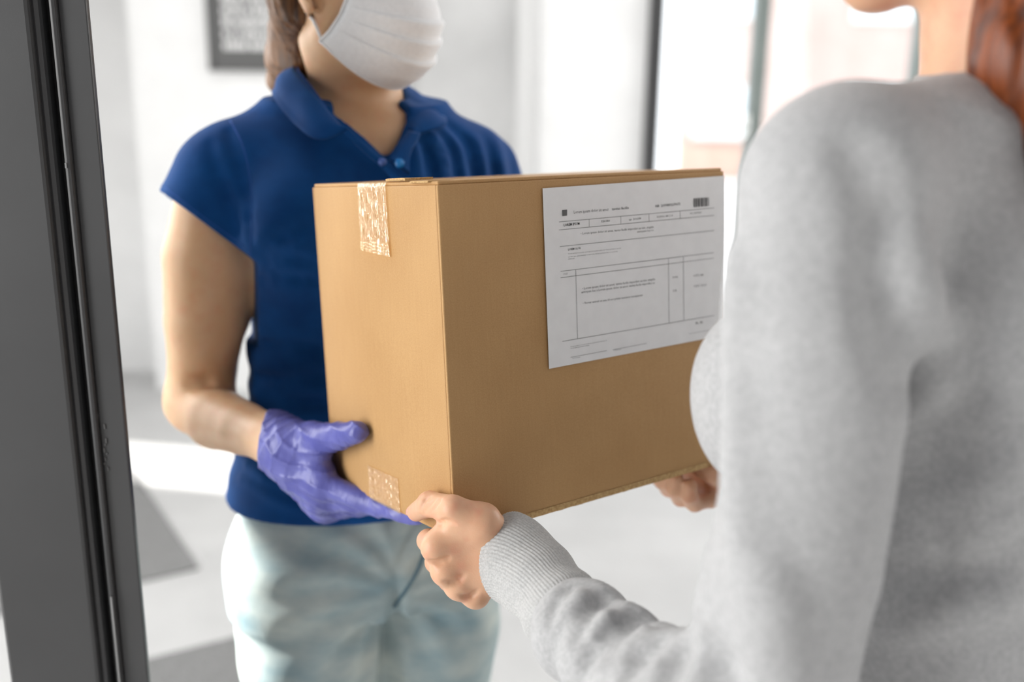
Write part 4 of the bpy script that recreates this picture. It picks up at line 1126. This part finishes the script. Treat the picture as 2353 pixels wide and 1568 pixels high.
# ---- left hand, closing round the near bottom corner of the box
H_W = P(1142, 1282, .950)
H_MC = [P(1003, 1258, .930), P(1025, 1312, .934), P(1056, 1347, .940), P(1095, 1369, .948)]
H_F = [[H_MC[0], P(985, 1243, .962), P(1003, 1236, .992), P(1024, 1240, 1.006)],
       [H_MC[1], P(1003, 1292, .972), P(1024, 1272, 1.002), P(1046, 1268, 1.014)],
       [H_MC[2], P(1032, 1334, .978), P(1046, 1306, 1.006), P(1066, 1296, 1.016)],
       [H_MC[3], P(1076, 1364, .976), P(1082, 1338, .998), P(1098, 1326, 1.006)]]
H_R = [[.0132, .0108, .0094, .0082], [.0132, .0108, .0096, .0084], [.0124, .0102, .0092, .0080], [.0112, .0092, .0082, .0074]]
H_T = [P(1108, 1200, .928), P(1040, 1170, .9215), lf(988, 1159, .0125), lf(957, 1177, .0092)]
H_TR = [.0165, .0122, .0118, .0092]
def left_hand(F):
    F.cone(P(1235, 1335, .905), H_W, .026, .027, .01, flat=M[:, 2], sq=.8)
    n_ = M[:, 2]
    for i, q in enumerate(H_MC):
        b_ = P(1128 - 2 * i, 1248 + 20 * i, .947)
        F.cone(b_, q, .0165, H_R[i][0], .014)
    # knuckle heads and tendons
    for i, q in enumerate(H_MC): F.ell(q - n_ * .0035 + M @ np.array([-.002, 0, 0]), (.0095, .0095, .0095), .007)
    for i, q in enumerate(H_MC): F.cone(P(1112, 1252 + 14 * i, .934), q - n_ * .009, .0030, .0028, .006)
    # thenar, thumb and web
    F.cone(P(1130, 1235, .945), H_T[0], .020, H_TR[0], .018); F.chain(H_T, H_TR, .007)
    F.cone(H_T[1] + M @ np.array([.006, .010, .004]), P(1018, 1232, .934), .0085, .0095, .012)
    F.cone(P(1085, 1215, .934), P(1030, 1240, .934), .013, .0105, .012)
    for pts, rr in zip(H_F, H_R): F.chain(pts, rr, .0045, kin=.003)
    # joint creases on the thumb, folds between knuckles
    for t in ():
        c_ = H_T[2] + unit(H_T[2] - H_T[1]) * t
        F.cone(c_ + M @ np.array([-.004, -.0105, -.006]), c_ + M @ np.array([.003, -.004, -.0115]), .0006, .0006, .0022, 'sub')
# ---- right hand, cupped under the far corner
R_MC = [P(1574, 1090, 1.225), P(1596, 1108, 1.215), P(1618, 1124, 1.205), P(1636, 1142, 1.195)]
R_F = [[R_MC[0], P(1516, 1098, 1.205), P(1500, 1087, 1.185), P(1500, 1070, 1.175)],
       [R_MC[1], P(1537, 1122, 1.195), P(1522, 1106, 1.172), P(1526, 1086, 1.162)],
       [R_MC[2], P(1564, 1144, 1.185), P(1550, 1124, 1.160), P(1554, 1100, 1.150)],
       [R_MC[3], P(1596, 1156, 1.175), P(1584, 1138, 1.155), P(1586, 1116, 1.146)]]
def right_hand(F):
    F.cone((REL + RWR) / 2, RWR, .034, .027, .01)
    for i, q in enumerate(R_MC):
        F.cone(RWR, q, .020, .0125, .014); F.chain(R_F[i], [.0118, .0102, .0092, .0080], .005)
    F.chain([RWR, P(1640, 1085, 1.165), P(1612, 1073, 1.17), P(1590, 1064, 1.175)], [.020, .0145, .0118, .009], .01)

def recipient_body():
    F = Field((-.12, .36, -.01), (.66, 1.24, 1.78), .006)
    n = len(ZZ)
    F.loft(ZZ, [RX] * n, [RY] * n, [.160, .160, .150, .128, .100, .100, .100, .100, .095, .065], [.080, .080, .078, .070, .066, .074, .084, .076, .062, .048], [.095, .095, .088, .070, .062, .066, .070, .072, .062, .048], LAT2, k=0)
    F.chain([NB + [0, 0, -.06], NB, P(2296, 80, .702), hq(0, -.01, -.05)], [.062, .054, .0505, .056], .03)
    F.chain(ARM2, [.028, .030, .032, .032, .034], .01); F.chain(FW, [.038, .036, .032, .028, .0245, .022], .012)
    F.chain([RSH, REL, RWR], [.047, .038, .026], .03)
    F.ell(hq(0, -.022, .035), (.076, .094, .086), .02, HR2); F.ell(hq(0, .035, -.015), (.062, .060, .082), .03, HR2)
    for s_ in (1, -1):
        F.cone(hq(s_ * .050, .012, -.050), hq(s_ * .016, .072, -.098), .017, .013, .03)
        F.cone(hq(s_ * .066, -.020, .018), hq(s_ * .067, -.008, -.036), .014, .0085, .008, flat=HS2, sq=.45)
        F.ell(hq(s_ * .031, .094, .012), (.014, .010, .009), .008, HR2, 'sub')
    F.ell(hq(0, .076, -.092), (.019, .016, .015), .025, HR2)
    F.cone(hq(0, .094, .018), hq(0, .110, -.022), .007, .011, .012); F.cone(hq(.02, .089, -.058), hq(-.02, .089, -.058), .006, .006, .01)
    for s_ in (-1, 1):
        hx = np.array([RX + L2[0] * .09 * s_, RY + L2[1] * .09 * s_, 0])
        F.chain([hx + [0, 0, .78], hx + f2 * .01 + [0, 0, .45], hx - f2 * .01 + [0, 0, .10]], [.068, .048, .036], .02)
        F.cone(hx - f2 * .02 + [0, 0, .055], hx + f2 * .12 + [0, 0, .035], .034, .025, .02)
    # coarse body carries down to the wrists; fine hands are merged in below at their own resolution
    return F
def merged_body():
    F = recipient_body(); V, Q = F.mesh(3)
    lo = P(1040, 1270, .95) - np.array([.10, .12, .10]); hi = P(1060, 1270, .95) + np.array([.13, .12, .10])
    A = Field(lo, hi, .0013); left_hand(A)
    for q, r in (([(966, 1170), (976, 1152), (990, 1141)], .0016), ([(975, 1176), (987, 1160), (1000, 1147)], .0018), ([(986, 1178), (999, 1164), (1012, 1150)], .0015),
                 ([(1008, 1206), (1024, 1200), (1044, 1206)], .0028), ([(985, 1290), (1006, 1294), (1032, 1284)], .0030), ([(1020, 1338), (1044, 1338), (1066, 1324)], .0028), ([(1056, 1370), (1078, 1372), (1098, 1358)], .0026)):
        A.crease(q, r, .75, .003, 16)
    V1, Q1 = A.mesh(2)
    lo = P(1600, 1110, 1.18) - np.array([.10, .10, .09]); hi = P(1640, 1110, 1.18) + np.array([.13, .12, .09])
    B = Field(lo, hi, .0026); right_hand(B); V2, Q2 = B.mesh(2)
    return np.vstack([V, V1, V2]), np.vstack([Q, Q1 + len(V), Q2 + len(V) + len(V1)])
V, Q = merged_body()
rb_ = mesh_obj('body', V, Q, m_skin2); reparent(rb_, recip)
for s_ in (1, -1):
    e = bpy.data.meshes.new('eye'); bm = bmesh.new(); bmesh.ops.create_uvsphere(bm, u_segments=16, v_segments=10, radius=.0115); bm.to_mesh(e); bm.free(); e.materials.append(m_eye)
    o = bpy.data.objects.new('eye', e); COL.objects.link(o); o.location = hq(s_ * .031, .083, .012); reparent(o, recip)
    e2 = bpy.data.meshes.new('iris'); bm = bmesh.new(); bmesh.ops.create_uvsphere(bm, u_segments=12, v_segments=8, radius=.0055); bm.to_mesh(e2); bm.free(); e2.materials.append(m_iris)
    o2 = bpy.data.objects.new('iris', e2); COL.objects.link(o2); o2.parent = o; o2.location = HF2 * .0072
    tube('eyebrow', [hq(s_ * .014, .096, .030), hq(s_ * .03, .094, .036), hq(s_ * .046, .082, .032)], [.003, .0035, .0018], m_brow, recip, 6)
# thumb nail
tdir = unit(H_T[3] - H_T[2]); tn = unit(np.array(-axA) * .25 - M[:, 0] * .9 - np.array([0, 0, -.25])); tn = unit(tn - tdir * tn.dot(tdir)); ts = np.cross(tdir, tn)
F = Field(H_T[3] - .02, H_T[3] + .02, .0009)
F.ell(H_T[3] + tn * .0062 + tdir * .002, (.0050, .0068, .0032), 0, np.stack([ts, tdir, tn]))
F.obj('fingernail', m_nail, recip, 1)

def sweater():
    F = Field((-.03, .34, .82), (.68, 1.16, 1.50), .0042)
    n = len(ZZ)
    F.loft(ZZ, [RX] * n, [RY] * n, [.192, .194, .188, .158, .132, .132, .138, .146, .142, .086], [.109, .112, .110, .105, .102, .110, .122, .110, .088, .056], [.124, .126, .120, .106, .100, .102, .108, .108, .090, .058], LAT2, k=0)
    F.cone(P(1965, 372, .640), P(2255, 322, .700), .046, .050, .05)
    F.cone(RSH, NB + [0, 0, -.05], .052, .055, .05)
    F.ell(P(1792, 910, .775), (.066, .066, .076), .05)
    F.ell(P(1900, 890, .86), (.055, .05, .055), .05)
    F.chain(ARM2[:2], ARM2_R[:2], .030); F.chain(ARM2[1:], ARM2_R[1:], .006)
    # forearm sleeve pushed up into ring folds
    ts_ = np.linspace(0, 1, 110); path = catmull(FW, 110)
    rad = np.interp(ts_, [0, .2, .4, .6, .8, 1], [.056, .046, .0385, .0335, .0305, .031])
    for t0, w_, a_ in ((.16, .022, .007), (.26, .018, .010), (.36, .017, .009), (.47, .017, .010), (.585, .020, .010)):
        rad = rad + a_ * np.exp(-((ts_ - t0) / w_) ** 2)
    sel = ts_ < .68
    F.chain(list(path[sel]), list(rad[sel]), .006, kin=.0015)
    F.chain([RSH, REL, RWR + (REL - RWR) * .12], [.060, .046, .033], .03)
    F.cone(ARM2[4], FW[1], .058, .050, .02)
    # folds: armpit creases behind the arm, long draws down the sleeve and across the back
    for q, r, dp, kk in (([(2090, 1000), (2150, 890), (2225, 790)], .020, .55, .02), ([(2085, 1040), (2170, 990), (2240, 930)], .014, .5, .02), ([(2080, 1110), (2180, 1070), (2300, 1030)], .014, .4, .025),
                     ([(2035, 540), (2050, 700), (2085, 880)], .012, .45, .025), ([(1960, 330), (2020, 430), (2060, 540)], .012, .45, .02), ([(2060, 1300), (2200, 1290), (2340, 1250)], .016, .35, .03),
                     ([(1578, 1452), (1600, 1520), (1610, 1568)], .016, .6, .014), ([(1640, 1490), (1680, 1568), (1690, 1620)], .012, .5, .014)):
        F.crease(q, r, dp, kk)
    for q, r in (([(1262, 1430), (1280, 1375), (1330, 1335), (1385, 1362)], .007), ([(1318, 1475), (1345, 1410), (1390, 1378), (1450, 1395)], .009), ([(1390, 1500), (1420, 1445), (1470, 1415), (1530, 1432)], .010), ([(1430, 1568), (1470, 1500), (1530, 1455)], .010), ([(1340, 1540), (1370, 1480), (1400, 1450)], .006), ([(1530, 1568), (1550, 1500), (1578, 1455)], .011)):
        F.crease(q, r, .8, .010, 18)
    for q, r in (([(1692, 600), (1696, 900), (1712, 1200), (1770, 1560)], .010), ([(1765, 1320), (1820, 1568)], .009), ([(2080, 560), (2110, 700), (2125, 880)], .012), ([(2060, 1240), (2200, 1230), (2340, 1180)], .012), ([(2040, 1440), (2200, 1390), (2340, 1370)], .012)):
        F.crease(q, r, .30, .025, mode='add')
    F.warp(lambda X, Y, Z: .0035 * vnoise(X * 26, Y * 26, Z * 18, 4) + .002 * vnoise(X * 60, Y * 60, Z * 45, 5))
    # open neck
    F.chain([NB + [0, 0, -.01], P(2296, 40, .70)], [.0565, .056], .01, 'sub')
    F.cut((0, 0, .835), (0, 0, -1))
    return F.obj('sweater', m_sweat, recip, 2)
sw = sweater(); sw['label'] = 'light grey knitted sweater'

# ribbed cuff: loft of fine vertical ribs with a rolled edge
def cuff():
    c = [P(1168, 1276, .950), P(1186, 1290, .940), P(1212, 1315, .925), P(1245, 1346, .904), P(1285, 1393, .874), P(1318, 1432, .850)]
    nrm = [unit(M @ np.array([.75, 0.0, -.66])), unit(M @ np.array([.72, .22, -.66])), unit(M @ np.array([.64, .40, -.66])), unit(M @ np.array([.58, .48, -.66])), unit(M @ np.array([.56, .52, -.66])), unit(M @ np.array([.56, .52, -.66]))]
    rr = [.0412, .0408, .0378, .0348, .0345, .0300]
    NS, NA, RIB = 40, 288, 72
    C = catmull(c, NS); NN = catmull(nrm, NS); RR = catmull(np.array([[r, 0, 0] for r in rr]), NS)[:, 0]
    V = []; Fc = []
    for i in range(NS):
        n_ = unit(NN[i]); u = unit(np.cross(n_, M @ np.array([0, 0, 1.0]))); w = np.cross(n_, u)
        t = i / (NS - 1)
        for j in range(NA):
            a = 2 * math.pi * j / NA
            # three soft rolls where the cuff bunches
            wob = 1 + .035 * math.sin(3 * a + .8 + 4 * t) * t + .05 * math.exp(-((t - .55) / .09) ** 2) - .03 * math.exp(-((t - .68) / .05) ** 2) + .07 * math.exp(-((t - .80) / .06) ** 2)
            r = RR[i] * wob + .00075 * (abs(math.sin(RIB / 2 * a)) - .5)
            if i == 0: r -= .0022
            V.append(C[i] + (u * math.cos(a) + w * math.sin(a)) * r)
    k = len(V)
    for i in range(3):                                 # turned-in inner edge
        n_ = unit(NN[0]); u = unit(np.cross(n_, M @ np.array([0, 0, 1.0]))); w = np.cross(n_, u)
        for j in range(NA):
            a = 2 * math.pi * j / NA; V.append(C[0] + n_ * (.0005 + .006 * i) + (u * math.cos(a) + w * math.sin(a)) * (RR[0] - .0040 - .0012 * i))
    def ringf(a0, b0):
        for j in range(NA): Fc.append((a0 + j, a0 + (j + 1) % NA, b0 + (j + 1) % NA, b0 + j))
    for i in range(NS - 1): ringf(i * NA, (i + 1) * NA)
    ringf(k, 0); ringf(k + NA, k); ringf(k + 2 * NA, k + NA)
    o = mesh_obj('cuff', V, Fc, m_rib)
    bm = bmesh.new(); bm.from_mesh(o.data); bmesh.ops.recalc_face_normals(bm, faces=bm.faces); bm.to_mesh(o.data); bm.free()
    o.parent = sw; o.matrix_parent_inverse = Matrix.Identity(4); return o
cuff()
# neckband
n0 = unit(P(2296, 40, .70) - NB); u0 = unit(np.cross(n0, [0, 1, 0])); w0 = np.cross(n0, u0)
ctr = P(2296, 165, .708)
o = tube('neckband', [ctr + (u0 * math.cos(a) + w0 * math.sin(a)) * .0525 for a in np.linspace(0, 2 * math.pi, 40)], .005, m_rib, None, 8); o.parent = sw; o.matrix_parent_inverse = Matrix.Identity(4)

# trousers and shoes
F = Field((.08, .42, .04), (.66, 1.0, .93), .007); n = 3
F.loft(ZZ[:4], [RX] * 4, [RY] * 4, [.178, .182, .174, .152], [.102, .105, .101, .094], [.116, .118, .110, .094], LAT2, k=0)
for s_ in (-1, 1):
    hx = np.array([RX + L2[0] * .09 * s_, RY + L2[1] * .09 * s_, 0]); F.chain([hx + [0, 0, .78], hx + f2 * .012 + [0, 0, .45], hx - f2 * .01 + [0, 0, .07]], [.090, .066, .056], .02)
F.cut((0, 0, .055), (0, 0, -1)); F.obj('trousers', m_trouser, recip)
for s_ in (-1, 1):
    hx = np.array([RX + L2[0] * .09 * s_, RY + L2[1] * .09 * s_, 0])
    F = Field(hx - .2, hx + np.array([.2, .2, .13]), .005)
    F.cone(hx - f2 * .04 + [0, 0, .045], hx + f2 * .13 + [0, 0, .035], .045, .036, .02); F.cone(hx - f2 * .03 + [0, 0, .07], hx + [0, 0, .09], .042, .04, .02); F.cut((0, 0, 0), (0, 0, -1)); F.obj('shoe', m_shoe, recip)

# long hair falling down the back
def hair2():
    F = Field(HC2 - np.array([.17, .22, .46]), HC2 + np.array([.24, .17, .17]), .0045)
    F.ell(hq(0, -.026, .044), (.085, .103, .091), .02, HR2); F.ell(hq(0, -.06, -.01), (.078, .066, .09), .03, HR2)
    F.chain([hq(-.03, -.06, -.04), P(2385, -20, .672), P(2405, 140, .655), P(2495, 300, .640), P(2560, 520, .640), P(2600, 760, .65)], [.06, .047, .047, .045, .040, .02], .03)
    F.chain([hq(.02, -.07, -.05), P(2470, 60, .70), P(2560, 300, .68), P(2620, 600, .68)], [.06, .05, .048, .03], .03)
    F.ell(hq(0, .116, -.012), (.070, .098, .106), .006, HR2, 'sub')
    for s_ in (1, -1): F.ell(hq(s_ * .082, .035, -.03), (.030, .055, .06), .006, HR2, 'sub')
    def strands(X, Y, Z):
        a = np.arctan2(Y - HC2[1], X - HC2[0]); return .0016 * np.sin(a * 30 + 2 * np.sin(Z * 9)) + .001 * np.sin(a * 85 + Z * 12)
    F.warp(strands); return F.obj('hair', m_hair2, recip, 1)
hair2()
